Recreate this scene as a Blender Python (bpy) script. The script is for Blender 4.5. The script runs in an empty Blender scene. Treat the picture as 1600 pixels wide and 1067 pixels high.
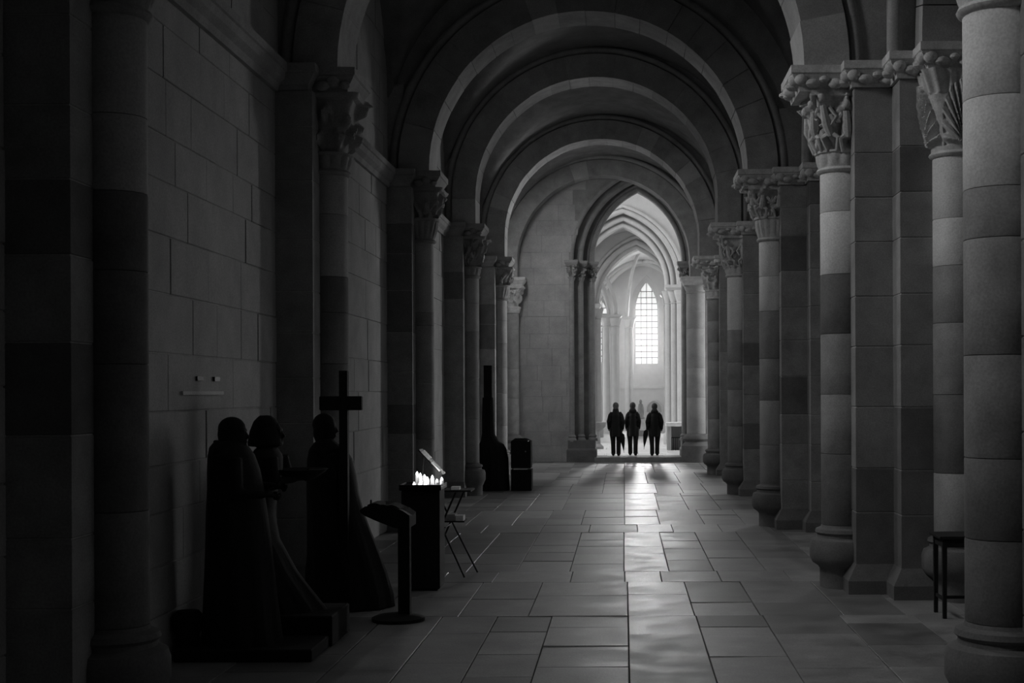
import bpy, bmesh, math, random
from mathutils import Vector, Matrix
random.seed(11)
PI = math.pi
C = bpy.context.scene.collection
S = bpy.context.scene

# ------------------------------------------------------------------ camera
F, VX, VY, H = 2133.0, 975.0, 612.0, 2.15          # focal length and vanishing point in pixels of the 1600x1067 frame
cam_d = bpy.data.cameras.new('camera'); cam = bpy.data.objects.new('camera', cam_d); C.objects.link(cam)
cam.location = (0, 0, H)
cam.rotation_euler = (PI/2, math.radians(0.25), 0)
cam_d.sensor_width = 36; cam_d.lens = 36*F/1600
cam_d.shift_x = (800-VX)/1600; cam_d.shift_y = (VY-533.5)/1600
cam_d.clip_start = .1; cam_d.clip_end = 300
S.camera = cam

# ------------------------------------------------------------------ world, lights, exposure
w = bpy.data.worlds.new('world'); S.world = w; w.use_nodes = True
w.node_tree.nodes['Background'].inputs[0].default_value = (1, 1, 1, 1)
w.node_tree.nodes['Background'].inputs[1].default_value = 0.10
S.view_settings.view_transform = 'Standard'; S.view_settings.look = 'None'
S.view_settings.gamma = 1; S.view_settings.use_curve_mapping = False
S.view_settings.exposure = -0.08

def area(name, loc, target, sx, sy, power, spread=180):
    d = bpy.data.lights.new(name, 'AREA'); d.shape = 'RECTANGLE'; d.size = sx; d.size_y = sy; d.energy = power
    d.spread = math.radians(spread)
    o = bpy.data.objects.new(name, d); C.objects.link(o); o.location = loc
    o.rotation_euler = (Vector(target)-Vector(loc)).to_track_quat('-Z', 'Y').to_euler()
    return o
area('daylight_from_transept_windows', (-9.0, 47.0, 9.0), (1.5, 49.0, 4.0), 5, 7, 1000)
area('daylight_from_south_transept', (11.0, 46.0, 8.5), (0.0, 49.0, 4.5), 4, 6, 600)
area('daylight_from_choir_windows', (-9.0, 66.0, 4.0), (2.0, 64.0, 2.5), 8, 4, 480)
area('fill_from_choir_side', (-8.0, 56.5, 5.0), (1.0, 57.5, 5.5), 5, 5, 260)  # added fill lamp, brightens the soffits between the two pointed arches
area('daylight_from_far_lancet', (1.2, 73.4, 5.3), (0.3, 44.0, 1.8), 1.3, 3.0, 430, 85)
area('daylight_from_side_chapel', (8.0, 64.0, 7.0), (1.0, 60.0, 3.5), 4, 5, 110)
for yw_, pw_ in ((6.6, 62), (12.5, 66), (17.4, 45), (24.5, 50), (33.0, 50)):
    area('daylight_from_aisle_window', (-3.50, yw_, 7.45), (2.6, yw_, 3.0), .9, 1.8, pw_, 100)
area('daylight_from_last_aisle_window', (-3.50, 37.6, 7.45), (0.4, 42.0, 3.4), .9, 1.8, 55, 110)
area('daylight_from_nave_clerestory', (14.0, 14.0, 12.5), (-2.5, 13.0, 3.0), 26, 3, 80)
area('daylight_from_the_crossing', (9.5, 41.5, 4.6), (-2.0, 14.0, 2.0), 8, 7, 2600)

# ------------------------------------------------------------------ materials (all tones neutral: the photograph is monochrome)
def ramp(nt, fac, a, b, lo=0.0, hi=1.0):
    m = nt.nodes.new('ShaderNodeMapRange'); m.inputs['From Min'].default_value = lo; m.inputs['From Max'].default_value = hi
    m.inputs['To Min'].default_value = a; m.inputs['To Max'].default_value = b
    nt.links.new(fac, m.inputs['Value']); return m.outputs[0]
def mul(nt, a, b):
    m = nt.nodes.new('ShaderNodeMath'); m.operation = 'MULTIPLY'
    for i, v in enumerate((a, b)):
        if isinstance(v, (int, float)): m.inputs[i].default_value = v
        else: nt.links.new(v, m.inputs[i])
    return m.outputs[0]
def mat(name, tone, var=.18, rand=.18, rough=.85, bump=.25, scale=3.0, rvar=0.0, grain=60, metal=0.0, bdist=.02):
    m = bpy.data.materials.new(name); m.use_nodes = True; nt = m.node_tree; b = nt.nodes['Principled BSDF']
    geo = nt.nodes.new('ShaderNodeNewGeometry'); oi = nt.nodes.new('ShaderNodeObjectInfo')
    n1 = nt.nodes.new('ShaderNodeTexNoise'); n1.inputs['Scale'].default_value = scale; n1.inputs['Detail'].default_value = 6
    n1.inputs['Roughness'].default_value = .62
    n2 = nt.nodes.new('ShaderNodeTexNoise'); n2.inputs['Scale'].default_value = grain; n2.inputs['Detail'].default_value = 3
    for n in (n1, n2): nt.links.new(geo.outputs['Position'], n.inputs['Vector'])
    v = mul(nt, ramp(nt, n1.outputs['Fac'], 1-var*1.6, 1+var*1.6, .25, .75), ramp(nt, oi.outputs['Random'], 1-rand, 1+rand))
    v = mul(nt, v, ramp(nt, n2.outputs['Fac'], .86, 1.14, .3, .7))
    v = mul(nt, v, tone)
    cc = nt.nodes.new('ShaderNodeCombineColor')
    for i in range(3): nt.links.new(v, cc.inputs[i])
    nt.links.new(cc.outputs[0], b.inputs['Base Color'])
    b.inputs['Metallic'].default_value = metal
    if rvar:
        nt.links.new(ramp(nt, n1.outputs['Fac'], rough-rvar, rough+rvar, .3, .7), b.inputs['Roughness'])
    else: b.inputs['Roughness'].default_value = rough
    bp = nt.nodes.new('ShaderNodeBump'); bp.inputs['Strength'].default_value = bump; bp.inputs['Distance'].default_value = bdist
    ad = nt.nodes.new('ShaderNodeMath'); ad.operation = 'ADD'
    nt.links.new(n1.outputs['Fac'], ad.inputs[0]); nt.links.new(mul(nt, n2.outputs['Fac'], .35), ad.inputs[1])
    nt.links.new(ad.outputs[0], bp.inputs['Height']); nt.links.new(bp.outputs[0], b.inputs['Normal'])
    return m
def emis(name, tone, strength):
    m = bpy.data.materials.new(name); m.use_nodes = True; nt = m.node_tree; b = nt.nodes['Principled BSDF']
    n1 = nt.nodes.new('ShaderNodeTexNoise'); n1.inputs['Scale'].default_value = 2
    geo = nt.nodes.new('ShaderNodeNewGeometry'); nt.links.new(geo.outputs['Position'], n1.inputs['Vector'])
    b.inputs['Base Color'].default_value = (tone, tone, tone, 1)
    b.inputs['Emission Color'].default_value = (1, 1, 1, 1)
    nt.links.new(ramp(nt, n1.outputs['Fac'], strength*.9, strength*1.1), b.inputs['Emission Strength'])
    return m
M = dict(
    stone=mat('weathered_limestone', .28, rand=.07),
    stone_dark=mat('dark_limestone', .16, rand=.08),
    stone_pale=mat('pale_limestone', .68, var=.08, rand=.06),
    carved=mat('carved_limestone', .56, var=.14, rand=.05, bump=.3, scale=9),
    joint=mat('pale_lime_mortar', .42, rand=0),
    plaster=mat('limewashed_stone', .38, var=.14, rand=.05, scale=2),
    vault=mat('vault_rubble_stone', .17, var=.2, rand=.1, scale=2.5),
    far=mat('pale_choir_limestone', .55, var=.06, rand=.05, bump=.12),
    slab=mat('worn_paving_stone', .22, var=.24, rand=.32, rough=.52, rvar=.10, bump=.35, scale=2.2, bdist=.012),
    slab_worn=mat('foot_polished_paving_stone', .24, var=.2, rand=.2, rough=.47, rvar=.07, bump=.45, scale=2.6, bdist=.014),
    bed=mat('paving_bed', .14, rand=0),
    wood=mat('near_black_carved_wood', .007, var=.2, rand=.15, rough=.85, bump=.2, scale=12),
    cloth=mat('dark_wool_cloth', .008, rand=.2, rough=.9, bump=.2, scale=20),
    skin=mat('skin', .25, rand=.05, rough=.6, bump=.05),
    hair=mat('dark_hair', .04, rand=.2, rough=.7, scale=30),
    hairg=mat('grey_hair', .12, rand=.2, rough=.7, scale=30),
    metal=mat('blackened_iron', .012, rand=.1, rough=.45, metal=.6, bump=.1),
    chrome=mat('bright_steel', .7, rand=0, rough=.25, metal=1, bump=.02),
    paper=mat('white_paper', .8, rand=.05, rough=.7, bump=.02),
    wax=mat('white_wax', .85, rand=.02, rough=.5, bump=.02),
    linen=mat('white_linen', .8, rand=.03, rough=.9, bump=.1),
    glow=emis('window_daylight', .8, .72),
    cardlit=mat('white_card', .9, rand=.02, rough=.4, bump=.02),
    flame=emis('candle_flame', .9, 6.0),
    waxlit=emis('glowing_votive_wax', .85, .12),
)

# ------------------------------------------------------------------ helpers
def PX(x, Y): return (x-VX)*Y/F
def PZ(y, Y): return H-(y-VY)*Y/F

class MB:
    def __init__(s): s.v = []; s.f = []
    def add(s, vs, fs):
        n = len(s.v); s.v += [tuple(v) for v in vs]; s.f += [tuple(i+n for i in f) for f in fs]; return s
    def box(s, x0, x1, y0, y1, z0, z1, ch=0.0):
        if ch <= 0:
            return s.add([(x0,y0,z0),(x1,y0,z0),(x1,y1,z0),(x0,y1,z0),(x0,y0,z1),(x1,y0,z1),(x1,y1,z1),(x0,y1,z1)],
                         [(0,3,2,1),(4,5,6,7),(0,1,5,4),(1,2,6,5),(2,3,7,6),(3,0,4,7)])
        return s.taper([(x0+ch,x1-ch,y0+ch,y1-ch,z0),(x0,x1,y0,y1,z0+ch),(x0,x1,y0,y1,z1-ch),(x0+ch,x1-ch,y0+ch,y1-ch,z1)])
    def taper(s, levels):                              # stacked rectangles
        vs = []; fs = []
        for (a,b,c,d,z) in levels: vs += [(a,c,z),(b,c,z),(b,d,z),(a,d,z)]
        fs.append((3,2,1,0)); n = len(levels)
        for k in range(n-1):
            for i in range(4):
                j = (i+1) % 4; fs.append((k*4+i, k*4+j, k*4+4+j, k*4+4+i))
        fs.append(tuple(range(n*4-4, n*4)))
        return s.add(vs, fs)
    def rings(s, rs, cap=True, closed=False):          # list of equally long rings
        n = len(rs[0]); vs = [p for r in rs for p in r]; fs = []
        m = len(rs)
        for k in range(m if closed else m-1):
            k2 = (k+1) % m
            for i in range(n):
                j = (i+1) % n; fs.append((k*n+i, k*n+j, k2*n+j, k2*n+i))
        if cap and not closed:
            fs.append(tuple(range(n-1, -1, -1))); fs.append(tuple(range((m-1)*n, m*n)))
        return s.add(vs, fs)
    def lathe(s, cx, cy, prof, seg=24, a0=0, a1=2*PI):
        full = abs(a1-a0-2*PI) < 1e-6
        rs = [[(cx+r*math.cos(a0+(a1-a0)*i/seg), cy+r*math.sin(a0+(a1-a0)*i/seg), z) for i in range(seg)] for r, z in prof]
        return s.rings(rs)
    def tube(s, pts, rad, seg=8):                      # tapered tube through points
        pts = [Vector(p) for p in pts]
        if isinstance(rad, (int, float)): rad = [rad]*len(pts)
        rs = []; up = None
        for i, p in enumerate(pts):
            t = (pts[min(i+1, len(pts)-1)]-pts[max(i-1, 0)]).normalized()
            if up is None:
                up = Vector((0,0,1)) if abs(t.z) < .9 else Vector((1,0,0))
            a = t.cross(up).normalized(); b = a.cross(t).normalized(); up = b
            r = rad[i]; ra, rb = (r, r) if isinstance(r, (int, float)) else r
            rs.append([p+a*ra*math.cos(2*PI*k/seg)+b*rb*math.sin(2*PI*k/seg) for k in range(seg)])
        return s.rings(rs)
    def ell(s, c, r, seg=12, rot=0.0):
        rs = []
        for i in range(seg//2+1):
            ph = -PI/2+PI*i/(seg//2); cr = max(math.cos(ph), .02)
            ring = []
            for k in range(seg):
                x = r[0]*cr*math.cos(2*PI*k/seg); y = r[1]*cr*math.sin(2*PI*k/seg); z = r[2]*math.sin(ph)
                ring.append((c[0]+x*math.cos(rot)-y*math.sin(rot), c[1]+x*math.sin(rot)+y*math.cos(rot), c[2]+z))
            rs.append(ring)
        return s.rings(rs)
    def build(s, name, m, parent=None, smooth=False, loc=None, remesh=0, auto=True):
        o_ = Vector(parent.location) if parent is not None else Vector(loc or (0,0,0))
        base = o_
        if parent is not None:
            p = parent
            while p.parent is not None: p = p.parent; base = base+Vector(p.location)
        me = bpy.data.meshes.new(name)
        me.from_pydata([(v[0]-base.x, v[1]-base.y, v[2]-base.z) for v in s.v], [], s.f)
        me.materials.append(m)
        if smooth:
            me.polygons.foreach_set('use_smooth', [True]*len(me.polygons))
        me.update()
        ob = bpy.data.objects.new(name, me); C.objects.link(ob)
        if parent is not None: ob.parent = parent
        else: ob.location = base
        if smooth and not remesh:
            try: me.set_sharp_from_angle(angle=math.radians(40))
            except Exception: pass
        if remesh:
            r = ob.modifiers.new('remesh', 'REMESH'); r.mode = 'VOXEL'; r.voxel_size = remesh; r.use_smooth_shade = True
            sm = ob.modifiers.new('smooth', 'SMOOTH'); sm.factor = .5; sm.iterations = 3
        return ob
def thing(name, label, cat, loc=(0,0,0), group=None):
    o = bpy.data.objects.new(name, None); C.objects.link(o); o.location = loc; o.empty_display_size = .2
    o['label'] = label; o['category'] = cat
    if group: o['group'] = group
    return o
def tag(o, label, cat, group=None):
    o['label'] = label; o['category'] = cat
    if group: o['group'] = group
    return o
def struct(o, label, cat): o['kind'] = 'structure'; o['label'] = label; o['category'] = cat; return o

# ------------------------------------------------------------------ dimensions
PY = [8.69, 15.04, 21.85, 28.6, 35.5]       # pier axes along the aisle
YF = 42.0                                   # west face of the wall at the far end
ZA0, ZA1 = 5.37, 5.63                       # underside and top of the abaci
ZCAP = 4.56                                 # astragal below the capitals
CXA, RA = -.55, 2.50                        # centre line and radius of the transverse arches
XR = 3.44                                   # centre line of the right piers
XW = -3.70                                  # left wall face
STILT = {0:.0, 1:.0, 2:.0, 3:.52, 4:.52, 5:.45}

# ------------------------------------------------------------------ floor: bed and slabs
bed = MB().box(-4.2, 16, -3, 42.0, -.3, -.035).build('floor', M['bed'])
struct(bed, 'worn grey stone slab paving running down the aisle', 'floor')
edges = [-3.95, -3.2, -2.5, -1.85, -1.22, -.74, .03, .68, 1.32, 2.0, 2.7, 3.3, 3.9]
zones = [(6.6, 9.6, edges), (9.6, 13.1, [-3.95, -3.1, -2.3, -1.75, -1.22, -.70, .03, .68, 1.32, 2.05, 2.75, 3.3, 3.9]),
         (13.1, 15.45, [-3.95, -3.0, -2.4, -1.6, -.93, .03, .67, 1.30, 2.1, 2.7, 3.3, 3.9]),
         (15.45, 16.35, [-3.95, -3.2, -2.1, -1.5, -.62, .0, .42, 1.1, 1.9, 2.6, 3.3, 3.9]),
         (16.35, 20.9, [-3.95, -3.3, -2.5, -1.9, -1.3, -.66, -.01, .53, 1.07, 1.7, 2.4, 3.2, 3.9]),
         (20.9, 22.1, [-3.95, -3.0, -2.2, -1.3, -.55, .20, .75, 1.5, 2.3, 3.1, 3.9])]
z_ = 22.1; rz = random.Random(8)
while z_ < 42:
    z2 = min(z_+rz.uniform(2.2, 4.5), 42)
    if 42-z2 < 1.5: z2 = 42
    e_ = [-3.95]; x_ = -3.3+rz.uniform(-.2, .2)
    while x_ < 3.5: e_.append(x_ if abs(x_) > .35 else 0.0); x_ = e_[-1]+rz.uniform(.5, .85)
    zones.append((z_, z2, e_+[3.9])); z_ = z2
rng = random.Random(5); nslab = 0
for za, zb_, ee in zones:
    for c in range(len(ee)-1):
        y = za
        while y < zb_-.01:
            y1 = y+rng.uniform(.7, 1.5)
            if zb_-y1 < .45: y1 = zb_
            e0, e1 = ee[c]+.004, ee[c+1]-.004
            tx, ty, dz = rng.uniform(-.004, .004), rng.uniform(-.005, .005), rng.uniform(-.003, .0)
            g = .004; a, b_, c_, d_ = e0, e1, y+g, y1-g; ch = .004
            def zz(px, py): return dz+tx*(px-(a+b_)/2)+ty*(py-(c_+d_)/2)
            vs = [(a,c_,-.03),(b_,c_,-.03),(b_,d_,-.03),(a,d_,-.03),
                  (a,c_,zz(a,c_)-ch),(b_,c_,zz(b_,c_)-ch),(b_,d_,zz(b_,d_)-ch),(a,d_,zz(a,d_)-ch),
                  (a+ch,c_+ch,zz(a,c_)),(b_-ch,c_+ch,zz(b_,c_)),(b_-ch,d_-ch,zz(b_,d_)),(a+ch,d_-ch,zz(a,d_))]
            fs = [(8,9,10,11)]
            for i in range(4):
                k = (i+1) % 4; fs += [(i,k,4+k,4+i),(4+i,4+k,8+k,8+i)]
            MB().add(vs, fs).build('slab', M['slab_worn'] if -.1 < (e0+e1)/2 < .62 and y > 11 else M['slab'], bed); nslab += 1
            y = y1
# paving outside the frame, near the camera and in the nave
mb = MB()
for i in range(12):
    for k in range(7): mb.box(edges[i]+.006, edges[i+1]-.006, -3+k*1.37, -3+(k+1)*1.37-.012, -.03, -.002)
for i in range(16):
    for k in range(45): mb.box(3.91+i*.75, 3.91+(i+1)*.75-.012, -3+k, -3+k+1-.012, -.03, -.002)
o = mb.build('paving', M['slab'], bed); o['kind'] = 'stuff'

# ------------------------------------------------------------------ left wall, right arcade wall, enclosing walls
wl = MB().box(-4.6, XW-.007, -3, YF, -.1, 10.2).build('wall_left', M['joint'])
struct(wl, 'dark left aisle wall of coursed limestone blocks', 'wall')
rng = random.Random(21)
def block_wall(parent, y0, y1, z0, z1, x, hmin, hmax, lmin, lmax, material, rs):
    z = z0
    while z < z1-.05:
        h = rs.uniform(hmin, hmax); zt = min(z+h, z1)
        if z1-zt < .2: zt = z1
        y = y0-rs.random()*lmin*.6
        while y < y1:
            L = rs.uniform(lmin, lmax); ya, yb = max(y, y0), min(y+L, y1)
            if yb-ya > .08:
                d = rs.uniform(0, .012)
                MB().box(x-.05, x+d, ya+.006, yb-.006, z+.005, zt-.005, .006).build('stone', material, parent)
            y += L
        z = zt
block_wall(wl, 9.2, 14.6, 0, ZA0+.05, XW, .36, .5, .55, 1.1, M['plaster'], rng)
block_wall(wl, 15.5, 21.4, 0, ZA0+.05, XW, .4, .6, .8, 1.4, M['plaster'], rng)
block_wall(wl, 3.0, 8.2, 0, ZA0+.05, XW, .4, .6, .8, 1.4, M['plaster'], rng)
mb = MB()
for (a, b) in ((22.3, 28.2), (29, 35), (36, 42)):
    z = 0
    while z < ZA0:
        y = a-rng.random()*.4
        while y < b:
            L = rng.uniform(.7, 1.3); ya, yb = max(a, y), min(b, y+L)
            if yb-ya > .1: mb.box(XW-.05, XW+rng.uniform(0,.012), ya+.006, yb-.006, z+.005, min(z+.5, ZA0+.05)-.005)
            y += L
        z += .5
for (a, b) in ((-3, 8.2), (9.2, 14.6), (15.5, 21.4), (22.3, 28.2), (29, 35), (36, 42)):
    z = ZA1
    while z < 9.6:
        y = a-rng.random()*.4
        while y < b:
            L = rng.uniform(.7, 1.3); ya, yb = max(a, y), min(b, y+L)
            if yb-ya > .1: mb.box(XW-.05, XW+rng.uniform(0,.012), ya+.006, yb-.006, z+.005, z+.5-.005)
            y += L
        z += .5
o = mb.build('masonry', M['plaster'], wl); o['kind'] = 'stuff'
# putlog ledge and sockets seen above the heads of the statues
Yp = 12.0
o = MB().box(XW-.02, XW+.035, 11.35, 12.5, 2.14, 2.17).build('ledge', M['stone_pale'], wl)
for ya in (11.75, 12.25):
    MB().box(XW-.02, XW+.03, ya, ya+.16, 2.26, 2.30).build('iron_staple', M['metal'], wl)
# string course along the left wall at abacus level
mb = MB()
for (a, b) in ((-3, 8.1), (9.3, 14.45), (15.6, 21.3), (22.4, 28.1), (29.1, 35), (36, 42)):
    prof = [(XW-.02, ZA0-.02), (XW+.05, ZA0-.02), (XW+.07, ZA0+.05), (XW+.13, ZA0+.10), (XW+.15, ZA0+.17), (XW+.17, ZA0+.18), (XW+.17, ZA1), (XW-.02, ZA1)]
    mb.rings([[(x, a, z) for x, z in prof], [(x, b, z) for x, z in prof]])
struct(mb.build('trim_1', M['stone']), 'moulded string course along the left wall at capital height', 'moulding')

# arcade wall on the right, above the piers, with round openings to the nave
def arcade():
    n = 24
    def strip(mb, yc, R, ya, yb, x0, x1, zt, zs):
        # spandrel over a round opening of radius R centred at yc, from ya to yb
        ys = [yc-R*math.cos(PI*i/n) for i in range(n+1)]; zs_ = [zs+R*math.sin(PI*i/n) for i in range(n+1)]
        P = [(ya, zs)]+list(zip(ys, zs_))+[(yb, zs)]
        for x, flip in ((x0, False), (x1, True)):
            for i in range(len(P)-1):
                q = [(x, P[i][0], P[i][1]), (x, P[i+1][0], P[i+1][1]), (x, P[i+1][0], zt), (x, P[i][0], zt)]
                mb.add(q if flip else q[::-1], [(0,1,2,3)])
        for i in range(len(P)-1):
            mb.add([(x0, P[i][0], P[i][1]), (x1, P[i][0], P[i][1]), (x1, P[i+1][0], P[i+1][1]), (x0, P[i+1][0], P[i+1][1])], [(0,1,2,3)])
    mb = MB()
    YY = [PY[0]-6.35]+PY+[YF]
    for k in range(len(YY)-1):
        a, b = YY[k], YY[k+1]; yc = (a+b)/2; R = (b-a)/2-.94
        strip(mb, yc, R, a, b, 2.86, 4.02, 11.0, ZA1)
    mb.box(2.86, 4.02, -3, YY[0], 0, 11)
    o = mb.build('wall_right', M['stone']); struct(o, 'dark stone arcade wall above the right-hand piers', 'wall')
    # inner orders: one arch of voussoirs per bay
    words = ['behind the camera side bay', 'springing from the nearest right pier', 'between the second and third right piers', 'between the third and fourth right piers', 'between the fourth and fifth right piers', 'in the last bay before the far wall']
    for k in range(len(YY)-1):
        a, b = YY[k], YY[k+1]; yc = (a+b)/2; R = (b-a)/2-1.28; R2 = (b-a)/2-.93
        t = thing('arcade_arch', 'round arcade arch '+words[k]+', opening to the nave', 'arch', (3.44, yc, ZA1), 'arcade arches on the right')
        nv = 15
        for i in range(nv):
            t0, t1 = PI*i/nv+.003, PI*(i+1)/nv-.003
            sec = []
            for th in (t0, (t0+t1)/2, t1):
                c_, s_ = math.cos(th), math.sin(th)
                sec.append([(3.02, yc+R*c_, ZA1+R*s_), (3.86, yc+R*c_, ZA1+R*s_), (3.86, yc+R2*c_, ZA1+R2*s_), (3.02, yc+R2*c_, ZA1+R2*s_)])
            MB().rings(sec).build('voussoir', M['stone'], t)
        mbr = MB()
        for sx in (2.80,):
            rr = R2+.02
            mbr.tube([(sx+.02, yc+rr*math.cos(PI*i/30), ZA1+rr*math.sin(PI*i/30)) for i in range(31)], .085, 10)
        mbr.build('roll_moulding', M['stone'], t, smooth=True)
arcade()
o = MB().box(-4.6, 16.5, -3.4, -3, -.1, 16).build('wall_back', M['stone']); struct(o, 'unseen stone wall added behind the viewpoint to block light', 'wall')  # unseen, added to keep world light off the camera-facing faces
o = MB().box(16, 16.5, -3, 60, -.1, 9.5).build('wall_nave', M['stone']); struct(o, 'far side wall of the nave', 'wall')
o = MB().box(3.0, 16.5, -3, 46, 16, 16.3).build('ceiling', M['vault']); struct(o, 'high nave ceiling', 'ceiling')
o = MB().box(4.02, 16.5, 42, 42.8, -.1, 16).build('wall_crossing', M['stone']); struct(o, 'stone wall closing the nave bays', 'wall')

# ------------------------------------------------------------------ groin vaults
def vault(y0, y1, k):
    nx, ny = 44, 36; x0, x1 = -3.76, 2.9; zs = ZA1+.32; rise = 3.35
    mb = MB(); vs = []
    for j in range(ny+1):
        for i in range(nx+1):
            a = -1+2*i/nx; b = -1+2*j/ny
            a = math.sin(a*PI/2); b = math.sin(b*PI/2)
            x = (x0+x1)/2+(x1-x0)/2*a; y = (y0+y1)/2+(y1-y0)/2*b
            z = zs+rise*max(math.sqrt(max(0, 1-a*a)), math.sqrt(max(0, 1-b*b))*.97)
            vs.append((x, y, z))
    fs = [(j*(nx+1)+i, (j+1)*(nx+1)+i, (j+1)*(nx+1)+i+1, j*(nx+1)+i+1) for j in range(ny) for i in range(nx)]
    mb.add(vs, fs)
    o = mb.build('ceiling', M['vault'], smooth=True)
    struct(o, 'dark groin vault over the %s bay of the aisle' % ['nearest', 'second', 'third', 'fourth', 'fifth', 'last'][k], 'vault')
YY = [-3.0]+PY+[YF]
for k in range(len(YY)-1): vault(YY[k]+(.25 if k else 0), YY[k+1]-.25, k)
o = MB().box(-4.6, 4.0, -3, 43, 9.75, 9.9).build('roof_slab', M['stone_dark']); struct(o, 'masonry above the aisle vaults', 'roof')

# ------------------------------------------------------------------ transverse arches
def transverse_arch(Y, stilt, label, R=RA, cx=CXA, hd=.43):
    t = thing('transverse_arch', label, 'arch', (cx, Y, ZA1), 'transverse arches of the aisle')
    zc = ZA1+stilt; rg = random.Random(int(Y*100))
    R2 = R+.48
    def seg(pts, name='voussoir', m=None):
        dy = rg.uniform(-.008, .008)
        sec = [[(p0[0], Y-hd+dy, p0[1]), (p1[0], Y-hd+dy, p1[1]), (p1[0], Y+hd, p1[1]), (p0[0], Y+hd, p0[1])] for p0, p1 in pts]
        MB().rings(sec).build(name, m or (M['plaster'] if rg.random() < .08 else M['stone']), t)
    if stilt > .15:
        for sx in (-1, 1):
            seg([((cx+sx*R, ZA1), (cx+sx*R2, ZA1)), ((cx+sx*R, zc-.006), (cx+sx*R2, zc-.006))])
    th = 0; angs = [0]
    while th < PI-.001:
        th += rg.uniform(.13, .20)
        if PI-th < .1: th = PI
        angs.append(min(th, PI))
    for a, b in zip(angs[:-1], angs[1:]):
        g = .0022; n = 3; dR = rg.uniform(-.006, .006)
        pts = []
        for i in range(n+1):
            q = a+g+(b-a-2*g)*i/n; c_, s_ = math.cos(q), math.sin(q)
            pts.append(((cx+(R+dR)*c_, zc+(R+dR)*s_), (cx+R2*c_, zc+R2*s_)))
        seg(pts)
    # outer order: flat band, a roll and a hollow hood
    n = 48
    def sweep(prof, name, smooth=False):
        secs = []
        path = [(0, ZA1-zc)] if stilt > .15 else []
        for i in range(n+1):
            q = PI*i/n; c_, s_ = math.cos(q), math.sin(q)
            secs.append([(cx+r*c_, Y+y, zc+r*s_) for r, y in prof])
        if stilt > .15:
            secs = [[(cx+r, Y+y, ZA1) for r, y in prof]]+secs+[[(cx-r, Y+y, ZA1) for r, y in prof]]
        MB().rings(secs).build(name, M['stone'], t, smooth=smooth)
    sweep([(R+.008, -hd+.008), (R2-.005, -hd+.008), (R2-.005, hd-.008), (R+.008, hd-.008)], 'mortar')
    sweep([(R+.6, -.27), (R+1.3, -.27), (R+1.3, .27), (R+.6, .27)], 'diaphragm')
    sweep([(R+.45, -.30), (R+.66, -.30), (R+.66, .30), (R+.45, .30)], 'outer_order')
    rr = .075
    sweep([(R+.575+rr*math.cos(2*PI*i/10), -.33+rr*math.sin(2*PI*i/10)) for i in range(10)], 'roll_moulding', True)
    sweep([(R+.43, -hd+.05), (R+.475, -hd+.02), (R+.50, -hd+.06), (R+.50, -hd+.12), (R+.43, -hd+.12)], 'fillet')
    return t
transverse_arch(PY[0], STILT[0], 'round transverse arch over the nearest pair of piers, above the frame')
transverse_arch(PY[1], STILT[1], 'largest round transverse arch, its dark voussoirs cut by the top edge')
transverse_arch(PY[2], STILT[2], 'second round transverse arch with a broad lit soffit near the top edge')
transverse_arch(PY[3], STILT[3], 'third round transverse arch nested inside the larger ones')
transverse_arch(PY[4], STILT[4], 'fourth round transverse arch, just outside the one on the far wall')
transverse_arch(YF-.35, STILT[5], 'smallest round arch, set against the wall with the pointed doorway', R=2.62, cx=-.60, hd=.35)

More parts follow.
